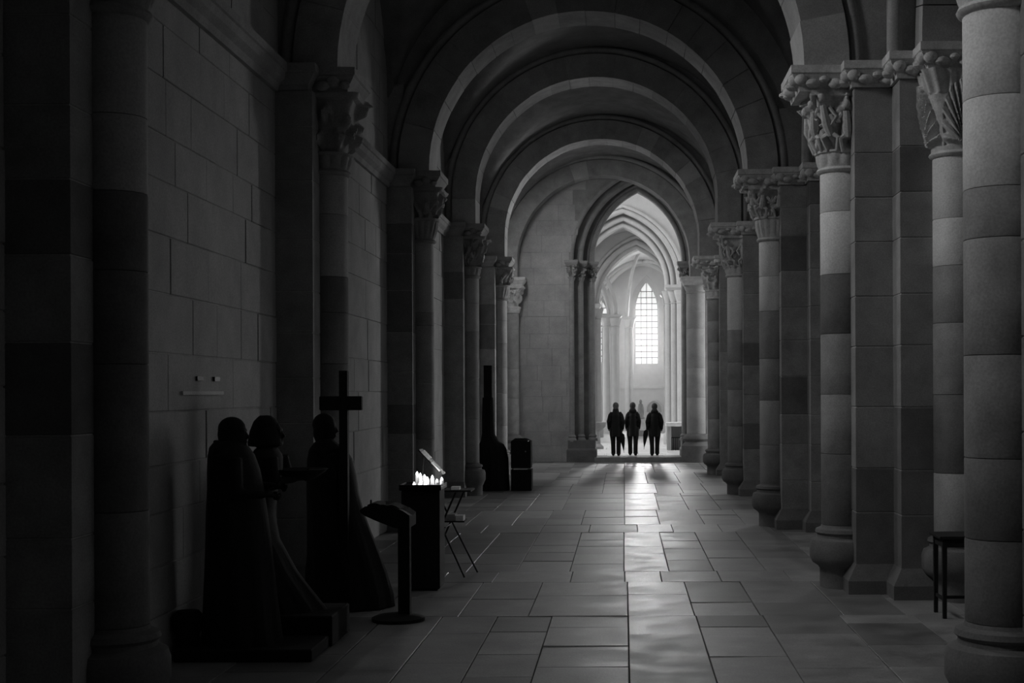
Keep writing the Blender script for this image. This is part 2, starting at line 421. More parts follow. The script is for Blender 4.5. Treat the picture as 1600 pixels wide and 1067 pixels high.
# ------------------------------------------------------------------ capitals
def capital_mesh(cx, cy, z0, z1, r0, half, style, seed, nth=84, nt=44):
    rg = random.Random(seed)
    blobs = []
    for i in range(26):
        blobs.append((rg.uniform(-PI, PI), rg.uniform(.30, .95), rg.uniform(.07, .16), rg.uniform(.05, .12), rg.uniform(.03, .075), rg.uniform(-1.2, 1.2)))
    limbs = []
    for i in range(16):
        a = rg.uniform(-PI, PI); t = rg.uniform(.3, .85); limbs.append((a, t, a+rg.uniform(-.35, .35), t+rg.uniform(-.25, .25)))
    def sq(th, n):                                       # superellipse radius
        c_, s_ = abs(math.cos(th)), abs(math.sin(th)); return 1/((c_**n+s_**n)**(1/n))
    rings = []
    for j in range(nt+1):
        t = j/nt; ring = []
        e = t**1.15
        for i in range(nth):
            th = -PI+2*PI*i/nth
            base = (1-e)*r0+e*half*sq(th, 2+6*t)*(.92)
            d = 0
            ax, az = th, t
            if style == 'shell':
                # a scalloped fan leaf on each face, ribs radiating from its foot
                f = ((th+PI/4) % (PI/2))-PI/4
                u, v = f*1.0, t-.08
                rad = math.hypot(u*1.1, v*1.0)
                if v > 0 and rad < .80:
                    ph = math.atan2(u*1.2, v); d += .042*math.cos(ph*30)*min(1, rad*3)+.045*(1-(rad/.80)**4)
                elif t > .7: d += .02*math.sin(th*22)
                d += .05*max(0, t-.78)*4*(1 if abs(abs(f)-PI/4) < .22 else .2)
            else:
                lo = .42 if style == 'flutes' else .24
                if t < lo:
                    d += .022*abs(math.cos(th*(9 if style == 'flutes' else 6)))*math.sin(PI*min(1, t/lo))+.012*t
                    if t > lo-.05: d += .02
                else:
                    for (a, b, sa, sb, am, rot) in blobs:
                        da = (ax-a+PI) % (2*PI)-PI; db = (az-b)
                        if abs(da) > .5 or abs(db) > .4: continue
                        p = da*math.cos(rot)+db*math.sin(rot); q = -da*math.sin(rot)+db*math.cos(rot)
                        g = math.exp(-(p/sa)**2-(q/sb)**2); d = max(d, am*1.9*min(1, g*1.7))
                    for (a, b, a2, b2) in limbs:
                        vx, vy = a2-a, b2-b; wx, wy = (ax-a+PI) % (2*PI)-PI, az-b
                        L = vx*vx+vy*vy+1e-6; k = max(0, min(1, (wx*vx+wy*vy)/L)); q = math.hypot(wx-k*vx, wy-k*vy)
                        if q < .07: d = max(d, .10*math.sqrt(1-(q/.07)**2))
                    d -= .06*(1 if t < .92 else 0)
                    if t > .72:                          # corner volutes
                        f = ((th) % (PI/2))-PI/4
                        d += .05*math.exp(-(f/.16)**2)*(t-.72)/.28
            r = base+min(d, .10)
            ring.append((cx+r*math.cos(th), cy+r*math.sin(th), z0+(z1-z0)*t))
        rings.append(ring)
    return MB().rings(rings)

def abacus_mesh(blocks, ox, oy, z0=ZA0, z1=ZA1):
    mb = MB()
    for (x0, x1, y0, y1) in blocks:
        q = .10
        mb.taper([(ox+x0+q, ox+x1-q, oy+y0+q, oy+y1-q, z0), (ox+x0+q*.9, ox+x1-q*.9, oy+y0+q*.9, oy+y1-q*.9, z0+.05),
                  (ox+x0+.02, ox+x1-.02, oy+y0+.02, oy+y1-.02, z0+.155), (ox+x0+.02, ox+x1-.02, oy+y0+.02, oy+y1-.02, z0+.165),
                  (ox+x0, ox+x1, oy+y0, oy+y1, z0+.18), (ox+x0, ox+x1, oy+y0, oy+y1, z1)])
    return mb
def rosettes(blocks, ox, oy, z0=ZA0):
    mb = MB(); z = z0+.095
    for (x0, x1, y0, y1) in blocks:
        q = .05
        for (ax, ay, bx, by) in ((x0+q, y0+q, x1-q, y0+q), (x0+q, y0+q, x0+q, y1-q), (x0+q, y1-q, x1-q, y1-q)):
            L = math.hypot(bx-ax, by-ay); n = max(1, int(L/.12))
            for i in range(n):
                k = (i+.5)/n; mb.ell((ox+ax+(bx-ax)*k, oy+ay+(by-ay)*k, z+.022*(-1)**i), (.075+.02*math.sin(i*2.3), .06, .052+.014*math.cos(i*1.7)), 10, .4*math.sin(i*1.9))
    return mb

# ------------------------------------------------------------------ right piers
ARM1 = (-.98, .98, -.54, .54); ARM2 = (-.58, .58, -.94, .94)
def base_profile(r, foot):
    return [(foot, 0), (foot, .20), (foot+.02, .23), (r+.10, .27), (r+.13, .33), (r+.13, .46), (r+.11, .52), (r+.05, .545), (r+.045, .575), (r+.07, .60), (r+.06, .635), (r+.01, .655), (r, .68)]
def clustered_pier(k, Y, label):
    t = thing('pier', label, 'pier', (XR, Y, 0), 'clustered piers on the right')
    rg = random.Random(100+k)
    # courses
    z = .30; courses = []
    while z < ZA0-.1:
        h = rg.uniform(.42, .66); zt = min(z+h, ZA0)
        if ZA0-zt < .25: zt = ZA0
        courses.append((z, zt)); z = zt
    for n_, (a, b) in enumerate(courses):
        e = .004
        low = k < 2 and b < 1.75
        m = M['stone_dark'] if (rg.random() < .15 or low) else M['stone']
        # corner pieces of the cruciform, alternately bonded
        if n_ % 2 == 0:
            MB().box(XR+ARM1[0], XR+0, Y+ARM1[2], Y+ARM1[3], a+e, b-e, .006).build('stone', m, t)
            MB().box(XR+.004, XR+ARM1[1], Y+ARM1[2], Y+ARM1[3], a+e, b-e, .006).build('stone', M['stone'], t)
        else:
            MB().box(XR+ARM1[0], XR+ARM1[1], Y+ARM1[2], Y+ARM1[3], a+e, b-e, .006).build('stone', m, t)
        m2 = M['stone_dark'] if (rg.random() < .2 or low) else M['stone']
        MB().box(XR+ARM2[0], XR+ARM2[1], Y+ARM2[2], Y+ARM2[2]+.40, a+e, b-e, .006).build('stone', m2, t)
        MB().box(XR+ARM2[0], XR+ARM2[1], Y+ARM2[3]-.40, Y+ARM2[3], a+e, b-e, .006).build('stone', M['stone'], t)
    MB().box(XR-.972, XR+.972, Y-.532, Y+.532, .3, ZA0).box(XR-.572, XR+.572, Y-.932, Y+.932, .3, ZA0).build('core', M['joint'], t)
    # chamfered plinths of the arms
    mb = MB()
    for A in (ARM1, ARM2):
        q = .10
        mb.taper([(XR+A[0]-q, XR+A[1]+q, Y+A[2]-q, Y+A[3]+q, 0), (XR+A[0]-q, XR+A[1]+q, Y+A[2]-q, Y+A[3]+q, .14), (XR+A[0], XR+A[1], Y+A[2], Y+A[3], .31)])
    mb.build('plinth', M['stone_dark'], t)
    # engaged shafts: aisle side, camera side, far side, nave side
    dz = .98
    for (sx, sy, nm) in ((-1.02, 0, 'a'), (0, -.98, 'w'), (0, .98, 'e'), (1.02, 0, 'n')):
        cx, cy = XR+sx, Y+sy; r = .25
        if nm in 'en' and k > 1: detail = 16
        else: detail = 32
        MB().lathe(cx, cy, base_profile(r, .27), detail).build('base', M['stone_dark'], t, smooth=True)
        z = .68; i = 0
        split = 3.42
        while z < ZCAP-.06:
            h = rg.uniform(.45, .95); zt = z+h
            if z < split < zt+.2: zt = split
            if ZCAP-.03-zt < .3: zt = ZCAP-.03
            upper = z >= split-.01
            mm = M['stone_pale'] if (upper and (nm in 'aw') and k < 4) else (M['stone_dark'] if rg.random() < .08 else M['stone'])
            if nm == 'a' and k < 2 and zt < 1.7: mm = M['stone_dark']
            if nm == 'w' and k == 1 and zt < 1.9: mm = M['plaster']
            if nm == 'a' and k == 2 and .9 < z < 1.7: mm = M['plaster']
            MB().lathe(cx, cy, [(r-.004, z+.002), (r, z+.008), (r, zt-.008), (r-.004, zt-.002)], detail).build('shaft_drum', mm, t, smooth=True)
            z = zt
        MB().lathe(cx, cy, [(r, ZCAP-.035), (r+.03, ZCAP-.02), (r+.04, ZCAP), (r+.03, ZCAP+.02), (r, ZCAP+.035)], detail).build('astragal', M['carved'], t, smooth=True)
        style = {('a',1):'figures', ('w',1):'shell', ('a',2):'flutes', ('a',3):'figures', ('a',4):'figures', ('a',0):'figures', ('w',0):'flutes', ('w',2):'figures'}.get((nm, k), 'flutes')
        nth, nt = (260, 60) if style == 'shell' else (132, 70) if (nm in 'aw' and k in (1, 2)) else ((90, 44) if nm == 'a' else (48, 20))
        capital_mesh(cx, cy, ZCAP+.02, ZA0+.01, r+.01, .42, style, 40+k*7+ord(nm), nth, nt).build('capital', M['carved'], t, smooth=True)
        if nm in 'aw' and k in (1, 2, 3) and style != 'shell':
            fg = MB(); rf = random.Random(k*9+ord(nm))
            lo = .45 if style == 'flutes' else .22
            def CP(th, tt, out=.0):
                e = tt**1.15; n_ = 2+6*tt; c_, s_ = abs(math.cos(th)), abs(math.sin(th))
                rr = (1-e)*(r+.01)+e*.42*.92/((c_**n_+s_**n_)**(1/n_))+out
                return (cx+rr*math.cos(th), cy+rr*math.sin(th), ZCAP+.02+(ZA0-ZCAP)*tt)
            for q_ in range(7):
                th = -PI+q_*PI/5-.25+rf.uniform(-.12, .12); b0 = lo+rf.uniform(0, .1); top = rf.uniform(.72, .84); ln = rf.uniform(-.22, .22)
                fg.ell(CP(th+ln, top+.07, .055), (.042, .042, .05), 10)
                fg.tube([CP(th, b0+.12, .03), CP(th+ln*.6, (b0+top)/2, .055), CP(th+ln, top-.02, .045)], [.042, .052, .034], 8)
                for sd in (-1, 1):
                    fg.tube([CP(th+ln+sd*.12, top-.05, .03), CP(th+ln+sd*.30, top-.17, .05), CP(th+ln+sd*.16, top-.26+rf.uniform(-.05, .15), .07)], [.024, .02, .016], 7)
                    fg.tube([CP(th+sd*.05, b0+.14, .03), CP(th+sd*.24, b0+.08, .06), CP(th+sd*.16, b0-.08, .03)], [.032, .026, .018], 7)
            for q_ in (-3, -1, 1, 3):
                th = q_*PI/4
                fg.tube([CP(th-.2, .62, .0), CP(th-.08, .80, .03), CP(th, .93, .06), CP(th+.05, .90, .11), CP(th, .84, .09)], [.02, .03, .035, .03, .02], 8)
            fg.build('carved_figures', M['carved'], t, smooth=True)['kind'] = 'stuff'
    q = .13
    bl = [(-1.64, -.8, -.47, .47), (.8, 1.64, -.47, .47), (-.47, .47, -1.44, -.6), (-.47, .47, .6, 1.44),
          (ARM1[0]-q, ARM1[1]+q, ARM1[2]-q, ARM1[3]+q), (ARM2[0]-q, ARM2[1]+q, ARM2[2]-q, ARM2[3]+q)]
    ab = abacus_mesh(bl, XR, Y).build('abacus', M['carved'], t)
    o = rosettes(bl, XR, Y).build('carved_rosettes', M['carved'], ab, smooth=True); o['kind'] = 'stuff'
    # springers above the abacus: impost blocks under the vault and between the arches
    MB().box(XR-.60, XR+.6, Y-.94, Y+.94, ZA1, 9.8).build('springer', M['stone'], t)
    MB().box(XR-.98, XR-.5, Y-.36, Y+.36, ZA1, 6.6).build('springer', M['stone'], t)
    return t
clustered_pier(0, PY[0], 'nearest right pier cut by the frame edge, its round shaft pale above and dark below')
clustered_pier(1, PY[1], 'second right pier with a figured capital and a fan-leaf capital')
clustered_pier(2, PY[2], 'third right pier, its capital carved with figures above upright flutes')
clustered_pier(3, PY[3], 'fourth right pier, slim pale shaft left of the third pier')
clustered_pier(4, PY[4], 'fifth right pier, the smallest carved capital before the far doorway')

# ------------------------------------------------------------------ left wall piers
def wall_pier(k, Y, label):
    t = thing('wall_pier', label, 'pier', (-3.3, Y, 0), 'half piers against the left wall')
    rg = random.Random(300+k); z = 0.3
    n_ = 0
    while z < ZA0-.1:
        h = rg.uniform(.42, .66); zt = min(z+h, ZA0)
        if ZA0-zt < .25: zt = ZA0
        m = M['stone_dark'] if rg.random() < .25 else M['stone']
        MB().box(-3.72, -3.30, Y-.54, Y+.54, z+.004, zt-.004, .006).build('stone', m, t)
        z = zt; n_ += 1
    MB().box(-3.72, -3.308, Y-.532, Y+.532, .3, ZA0).build('core', M['joint'], t)
    MB().taper([(-3.75, -3.26, Y-.64, Y+.64, 0), (-3.75, -3.26, Y-.64, Y+.64, .14), (-3.75, -3.30, Y-.54, Y+.54, .31)]).build('plinth', M['stone_dark'], t)
    cx, r = -3.24, .205
    MB().lathe(cx, Y, base_profile(r, .27), 32).build('base', M['stone_dark'], t, smooth=True)
    z = .68
    while z < ZCAP-.06:
        zt = z+rg.uniform(.45, .95)
        if z < 3.42 < zt+.2: zt = 3.42
        if ZCAP-.03-zt < .3: zt = ZCAP-.03
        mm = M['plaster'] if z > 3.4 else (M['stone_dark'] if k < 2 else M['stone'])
        MB().lathe(cx, Y, [(r-.004, z+.002), (r, z+.008), (r, zt-.008), (r-.004, zt-.002)], 32).build('shaft_drum', mm, t, smooth=True); z = zt
    MB().lathe(cx, Y, [(r, ZCAP-.035), (r+.03, ZCAP-.02), (r+.04, ZCAP), (r+.03, ZCAP+.02), (r, ZCAP+.035)], 32).build('astragal', M['stone'], t, smooth=True)
    capital_mesh(cx, Y, ZCAP+.02, ZA0+.01, r+.01, .42, 'figures' if k % 2 else 'flutes', 77+k, 96, 48).build('capital', M['stone'], t, smooth=True)
    bl = [(-.6, .44, -.47, .47), (-.5, .06, -.67, .67)]
    ab = abacus_mesh(bl, -3.30, Y).build('abacus', M['stone'], t)
    o = rosettes([(-.4, .44, -.47, .47)], -3.30, Y).build('carved_rosettes', M['stone'], ab, smooth=True); o['kind'] = 'stuff'
    MB().box(-3.76, -3.45, Y-.36, Y+.36, ZA1, 7.0).build('springer', M['stone'], t)
LL = ['nearest left wall pier, a broad dark shaft at the left edge', 'second left wall pier, rising behind the statue with the cross',
      'third left wall pier, its lit shaft behind the candle stand', 'fourth left wall pier in deep shade behind the cross on the draped pedestal', 'fifth left wall pier, thin bright edge beside the dark cabinet']
for k, Y in enumerate(PY): wall_pier(k, Y, LL[k])

# responds against the far wall
def respond(cx, label, m, r=.25, plain=False):
    t = thing('respond', label, 'pier', (cx, YF-.3, 0), 'half columns against the far wall')
    MB().lathe(cx, YF-.30, [(r+.16, 0), (r+.16, .5), (r+.05, .62), (r+.12, .70), (r+.10, .78), (r, .86)], 24).build('base', M['stone_dark'], t, smooth=True)
    z = .86
    for h in (1.1, .9, 1.2, .5):
        MB().lathe(cx, YF-.30, [(r-.004, z+.002), (r, z+.01), (r, min(z+h, ZCAP)-.01), (r-.004, min(z+h, ZCAP)-.002)], 24).build('shaft_drum', m, t, smooth=True); z += h
    if plain: MB().lathe(cx, YF-.30, [(r, ZCAP), (r, ZA0-.25), (r+.03, ZA0-.22), (r, ZA0-.19), (r+.08, ZA0)], 24).build('capital', M['plaster'], t, smooth=True)
    else: capital_mesh(cx, YF-.30, ZCAP, ZA0, r+.02, .40, 'figures', int(cx*10)+5, 60, 26).build('capital', M['carved'], t, smooth=True)
    abacus_mesh([(-.47, .47, -.45, .3)], cx, YF-.3).build('abacus', M['carved'], t)
respond(2.20, 'pale half column at the right of the far doorway', M['plaster'], .29, True)
respond(-3.45, 'half column in the left corner of the far wall', M['stone'])

# ------------------------------------------------------------------ wall at the far end with pointed doorway in three orders
def parch(hw, rise):
    R = (hw*hw+rise*rise)/(2*hw)
    return R
def ppath(cx, zs, hw, rise, n=14):                       # pointed arch path, left to right
    R = parch(hw, rise); pts = []
    a1 = math.acos(max(-1, min(1, (R-hw)/R)))
    for i in range(n+1):
        a = a1*i/n; pts.append((cx+(R-hw)-R*math.cos(a), zs+R*math.sin(a), math.cos(PI-a), math.sin(PI-a)))
    pr = [(2*cx-x, z, -nx, nz) for x, z, nx, nz in pts[:-1]][::-1]
    return pts+pr
def pointed_wall(mb, x0, x1, y0, y1, z0, z1, cx, hw, zs, rise):
    mb.box(x0, cx-hw, y0, y1, z0, zs); mb.box(cx+hw, x1, y0, y1, z0, zs)
    P = [(x0, zs)]+[(p[0], p[1]) for p in ppath(cx, zs, hw, rise)]+[(x1, zs)]
    for i in range(len(P)-1):
        (a, za), (b, zb) = P[i], P[i+1]
        mb.add([(a, y0, za), (b, y0, zb), (b, y0, z1), (a, y0, z1), (a, y1, za), (b, y1, zb), (b, y1, z1), (a, y1, z1)],
               [(0,1,2,3), (7,6,5,4), (0,4,5,1), (3,2,6,7)])
def parch_sweep(cx, zs, hw, rise, yc, prof, zdown=0.0, n=16):
    """moulding following a pointed arch; prof = list of (outward, y)"""
    secs = []
    path = ppath(cx, zs, hw, rise, n)
    for x, z, nx, nz in path: secs.append([(x+u*nx, yc+v, z+u*nz) for u, v in prof])
    if zdown: secs = [[(cx-hw-u, yc+v, zs-zdown) for u, v in prof]]+secs+[[(cx+hw+u, yc+v, zs-zdown) for u, v in prof]]
    return MB().rings(secs)
def circ(r, v=0, u=0, n=10): return [(u+r*math.cos(2*PI*i/n), v+r*math.sin(2*PI*i/n)) for i in range(n)]
CXD, ZSD = .45, H+4.05
wf = MB(); ZT = 11
pointed_wall(wf, -4.6, 4.02, 42.00, 42.30, -.1, ZT, CXD, 2.08, ZSD, 2.75)
pointed_wall(wf, -4.6, 4.02, 42.30, 42.65, -.1, ZT, CXD, 1.76, ZSD, 2.50)
pointed_wall(wf, -4.6, 4.02, 42.65, 43.20, -.1, ZT, CXD, 1.40, ZSD, 2.22)
wfo = wf.build('wall_far', M['stone']); struct(wfo, 'far wall of the aisle pierced by a tall pointed doorway', 'wall')
rg = random.Random(9); z = 0
while z < 8.9:
    h = rg.uniform(.42, .6); x = -3.7-rg.random()*.5
    while x < CXD-2.08:
        L = rg.uniform(.5, .95); xa, xb = max(x, -3.7), min(x+L, CXD-2.12)
        if z > ZSD:                                     # stop short of the arch curve
            q = [p for p in ppath(CXD, ZSD, 2.12, 2.8) if p[0] <= CXD]
            lim = min((p[0] for p in q if p[1] >= z+h), default=CXD); xb = min(x+L, lim-.03) if x+L > lim-.03 else min(x+L, lim-.03)
        if xb-xa > .08: MB().box(xa+.005, xb-.005, 41.98-rg.uniform(0, .01), 42.02, z+.004, z+h-.004).build('stone', M['plaster'], wfo)
        x += L
        if z > ZSD and x > CXD-.2: break
    z += h
dw = thing('pointed_doorway', 'tall pointed doorway with nested roll mouldings and slender jamb shafts', 'doorway', (CXD, 42.2, 0))
zb = .74
for i, (hw, yy, rise) in enumerate(((2.08, 42.10, 2.75), (1.80, 42.40, 2.52), (1.45, 42.72, 2.26))):
    parch_sweep(CXD, ZSD, hw-.02, rise, yy-.06, circ(.075)).build('archivolt_roll', M['stone'], dw, smooth=True)
    parch_sweep(CXD, ZSD, hw+.10, rise+.1, yy-.12, [(0, 0), (.06, 0), (.06, .08), (0, .08)]).build('archivolt_fillet', M['stone'], dw)
    for sx in (-1, 1):
        X = CXD+sx*(hw-.02); Yj = yy-.06
        MB().lathe(X, Yj, [(.085, zb), (.085, ZSD-.62)], 14).build('jamb_shaft', M['stone'], dw, smooth=True)
        MB().lathe(X, Yj, [(.15, zb-.12), (.15, zb-.06), (.11, zb), (.13, zb+.04), (.085, zb+.1)], 14).build('shaft_base', M['stone'], dw, smooth=True)
        capital_mesh(X, Yj, ZSD-.62, ZSD-.16, .09, .17, 'figures', i*3+sx+60, 40, 18).build('shaft_capital', M['stone'], dw, smooth=True)
        MB().taper([(X-.16, X+.16, Yj-.16, Yj+.16, ZSD-.16), (X-.21, X+.21, Yj-.21, Yj+.21, ZSD-.08), (X-.21, X+.21, Yj-.21, Yj+.21, ZSD)]).build('impost', M['stone'], dw)
for sx in (-1, 1):
    a, b = sorted((CXD+sx*1.30, CXD+sx*2.22))
    MB().taper([(a, b, 41.86, 43.2, 0), (a, b, 41.86, 43.2, .36), (a+.04, b-.04, 41.90, 43.2, .42), (a+.04, b-.04, 41.90, 43.2, .66)]).build('plinth', M['stone_dark'], dw)

# ------------------------------------------------------------------ beyond the doorway: transept, choir aisle and ambulatory
UP = .13
MB_ = MB().box(-12, 12, 42.0, 76, -.3, UP); fl2 = MB_.build('floor', M['bed']); struct(fl2, 'pale raised floor beyond the step of the far doorway', 'floor')
rg = random.Random(3); mb = MB()
y = 42.0; k = 0
while y < 74.8:
    L = rg.uniform(.6, .9); x = -9-rg.random()*.5
    while x < 9:
        W_ = rg.uniform(.6, 1.1); mb.box(x+.005, x+W_-.005, y+.005, y+L-.005, UP-.02, UP+.012+rg.uniform(0, .004)); x += W_
    y += L
o = mb.build('paving', M['far'], fl2); o['kind'] = 'stuff'
MB().box(CXD-1.36, CXD+1.36, 41.72, 42.05, -.02, UP+.012).build('step', M['stone'], fl2)
# wall B1 (east side of the transept)
CX1, HW1, ZS1, R1_, Y1 = -.02, 1.72, H+4.05, 2.35, 52.0
b1 = MB()
pointed_wall(b1, -11, 11, Y1, Y1+.4, 0, 13, CX1, HW1+.42, ZS1, R1_+.5)
pointed_wall(b1, -11, 11, Y1+.4, Y1+1.0, 0, 13, CX1, HW1, ZS1, R1_)
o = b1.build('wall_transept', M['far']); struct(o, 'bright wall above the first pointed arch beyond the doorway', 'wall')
a1 = thing('pointed_arch', 'first pointed arch beyond the doorway, with four nested rolls', 'arch', (CX1, Y1, 0), 'pointed arches beyond the doorway')
for u, v, r in ((.58, -.05, .07), (.42, -.02, .10), (.20, .22, .10), (0, .42, .10), (-.02, .75, .09)):
    parch_sweep(CX1, ZS1, HW1+u, R1_+u*1.15, Y1+v, circ(r)).build('archivolt_roll', M['far'], a1, smooth=True)
for sx in (-1, 1):
    for (dx, dy) in ((.46, -.05), (.24, .2), (.03, .45)):
        X, Yj = CX1+sx*(HW1+dx), Y1+dy
        MB().lathe(X, Yj, [(.22, UP), (.22, .5), (.14, .6), (.14, ZS1-.7), (.17, ZS1-.68), (.14, ZS1-.64), (.27, ZS1-.2)], 16).build('jamb_shaft', M['far'], a1, smooth=True)
    xa, xb = sorted((CX1+sx*(HW1-.12), CX1+sx*(HW1+.72)))
    MB().taper([(xa+.08, xb-.08, Y1-.2, Y1+.7, ZS1-.2), (xa, xb, Y1-.28, Y1+.8, ZS1-.1), (xa, xb, Y1-.28, Y1+.8, ZS1)]).build('impost', M['far'], a1)
# B2
CX2, HW2, ZS2, R2_, Y2 = .55, 1.72, H+3.85, 2.50, 60.0
b2 = MB()
pointed_wall(b2, -3.2, 7, Y2, Y2+.9, 0, 12, CX2, HW2, ZS2, R2_)
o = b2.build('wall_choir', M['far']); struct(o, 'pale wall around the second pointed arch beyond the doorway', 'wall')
a2 = thing('pointed_arch', 'second pointed arch beyond the doorway, framing the tall bright window', 'arch', (CX2, Y2, 0), 'pointed arches beyond the doorway')
for u, v, r in ((.40, -.05, .08), (.18, -.08, .12), (0.0, .02, .10)):
    parch_sweep(CX2, ZS2, HW2+u, R2_+u*1.15, Y2+v, circ(r)).build('archivolt_roll', M['far'], a2, smooth=True)
for sx in (-1, 1):
    for (dx, dy) in ((.25, -.12), (-.02, .12)):
        X, Yj = CX2+sx*(HW2+dx), Y2+dy
        MB().lathe(X, Yj, [(.24, UP), (.24, .5), (.15, .6), (.15, ZS2-.7), (.18, ZS2-.68), (.15, ZS2-.64), (.28, ZS2-.2)], 16).build('jamb_shaft', M['far'], a2, smooth=True)
    xa, xb = sorted((CX2+sx*(HW2-.18), CX2+sx*(HW2+.5)))
    MB().taper([(xa+.08, xb-.08, Y2-.3, Y2+.5, ZS2-.2), (xa, xb, Y2-.38, Y2+.6, ZS2-.1), (xa, xb, Y2-.38, Y2+.6, ZS2)]).build('impost', M['far'], a2)
# vaults beyond
def far_vault(y0, y1, x0, x1, zs, rise, label):
    nx, ny = 30, 20; vs = []; 
    for j in range(ny+1):
        for i in range(nx+1):
            a = -1+2*i/nx; b = -1+2*j/ny
            za = math.sqrt(max(0, 1-abs(a)**1.7)); zb_ = math.sqrt(max(0, 1-abs(b)**1.7))
            vs.append(((x0+x1)/2+(x1-x0)/2*a, (y0+y1)/2+(y1-y0)/2*b, zs+rise*max(za, zb_)))
    fs = [(j*(nx+1)+i, (j+1)*(nx+1)+i, (j+1)*(nx+1)+i+1, j*(nx+1)+i+1) for j in range(ny) for i in range(nx)]
    o = MB().add(vs, fs).build('ceiling', M['far'], smooth=True); struct(o, label, 'vault')
    rb = MB()
    for sx in (-1, 1):
        rb.tube([((x0+x1)/2+sx*(x1-x0)/2*math.sin(-PI/2+PI*i/24), (y0+y1)/2+(y1-y0)/2*math.sin(-PI/2+PI*i/24), zs+rise*math.sqrt(max(0, 1-abs(math.sin(-PI/2+PI*i/24))**1.7))-.05) for i in range(25)], .11, 8)
    rb.build('rib', M['far'], o, smooth=True)
far_vault(53.0, 60.0, -2.6, 3.2, ZS2, 3.2, 'pale rib vault between the two pointed arches')
far_vault(60.9, 67.5, -1.6, 3.6, ZS2-.2, 3.2, 'pale rib vault in front of the tall window')
far_vault(67.5, 74.5, -1.6, 3.6, ZS2-.2, 3.2, 'pale rib vault above the tall window')
o = MB().box(-11, 11, 43, 53, 13, 13.3).build('ceiling', M['far']); struct(o, 'high ceiling of the transept', 'ceiling')
# east wall with lancets
YE = 74.5
we = MB()
def lancet(mb, x0, x1, ztop, cx, hw, sill, zs, rise, y0, y1):
    pointed_wall(mb, x0, x1, y0, y1, sill, ztop, cx, hw, zs, rise)
    mb.box(x0, x1, y0, y1, 0, sill)
WX = PX(1011, YE); WH = 17.0*YE/F; sill = PZ(568, YE); wap = PZ(440, YE); wzs = wap-1.55
LXc = PX(937, YE); LH = .42
for (ya, yb, ex) in ((YE, YE+.25, .34), (YE+.25, YE+.5, .12), (YE+.5, YE+.7, 0)):
    lancet(we, -.35, 6, 12, WX, WH+ex, sill-ex*.5, wzs, 1.55+ex, ya, yb)
    lancet(we, -6, -.35, 12, LXc, LH+ex, sill+.1-ex*.5, PZ(466, YE)-.9, .9+ex, ya, yb)
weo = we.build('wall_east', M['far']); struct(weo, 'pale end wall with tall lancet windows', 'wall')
def window(name, cx, hw, sill, zs, rise, Yw, label):
    path = [(p[0], p[1]) for p in ppath(cx, zs, hw, rise, 12)]
    ring = [(cx-hw, sill)]+path+[(cx+hw, sill)]
    n = len(ring)
    mb = MB(); mb.add([(x, Yw, z) for x, z in ring]+[(x, Yw+.02, z) for x, z in ring], [tuple(range(n))[::-1], tuple(range(n, 2*n))]+[(i, (i+1) % n, n+(i+1) % n, n+i) for i in range(n)])
    wo = mb.build(name, M['glow']); struct(wo, label, 'window')
    bars = MB()
    def top(x):
        R = parch(hw, rise); d = abs(x-cx)+R-hw; return zs+math.sqrt(max(0, R*R-d*d))
    nb = max(2, int(round(2*hw/.30)))
    for i in range(1, nb):
        x = cx-hw+2*hw*i/nb; bars.box(x-.02, x+.02, Yw-.06, Yw-.01, sill, top(x))
    z = sill+.33
    while z < zs+rise-.2:
        R = parch(hw, rise); wz = hw if z < zs else math.sqrt(max(0, R*R-(z-zs)**2))-(R-hw)
        bars.box(cx-wz, cx+wz, Yw-.04, Yw-.01, z-.026, z+.026); z += .33
    bars.build('glazing_bar', M['stone_dark'], wo)
window('window_1', WX, WH, sill, wzs, 1.55, YE+.6, 'tall white lancet window with dark glazing bars at the end of the view')
window('window_2', LXc, LH, sill+.1, PZ(466, YE)-.9, .9, YE+.6, 'narrow bright lancet left of the tall window, half hidden by a cluster of shafts')
for i, yw_ in enumerate((6.6, 12.5, 17.4, 24.5, 33.0, 37.6)):
    zs_, hw_, si_ = 7.9, .45, 6.55
    ring = [(yw_-hw_, si_)]+[(yw_-hw_*math.cos(PI*k/12), zs_+hw_*math.sin(PI*k/12)) for k in range(13)]+[(yw_+hw_, si_)]
    n = len(ring)
    wo = MB().add([(XW+.03, y, z) for y, z in ring]+[(XW+.05, y, z) for y, z in ring], [tuple(range(n)), tuple(range(n, 2*n))[::-1]]+[(k, (k+1) % n, n+(k+1) % n, n+k) for k in range(n)]).build('window_%d' % (i+3), M['glow'])
    struct(wo, 'round-headed window high in the left aisle wall, above the frame', 'window')
    MB().tube([(XW+.05, y, z) for y, z in ring+ring[:1]], .06, 8).build('window_frame', M['stone'], wo)
# string and blind arch below the window
zz_ = PZ(604, YE); MB().box(-4, 6, YE-.14, YE, zz_-.1, zz_+.06).build('string_course', M['far'], weo)
parch_sweep(PX(1022, YE), PZ(640, YE), .44, .5, YE-.03, circ(.05)).build('blind_arch', M['far'], weo, smooth=True)
n = 16; cxn = PX(1022, YE); zn = PZ(640, YE)
mbn = MB().add([(cxn-.40, YE-.012, UP+.9)]+[(p[0], YE-.012, p[1]) for p in ppath(cxn, zn, .40, .46)]+[(cxn+.40, YE-.012, UP+.9)], [tuple(range(len(ppath(cxn, zn, .4, .46))+2))[::-1]])
mbn.build('niche_panel', M['stone'], weo)  # flat darker panel filling the blind arch
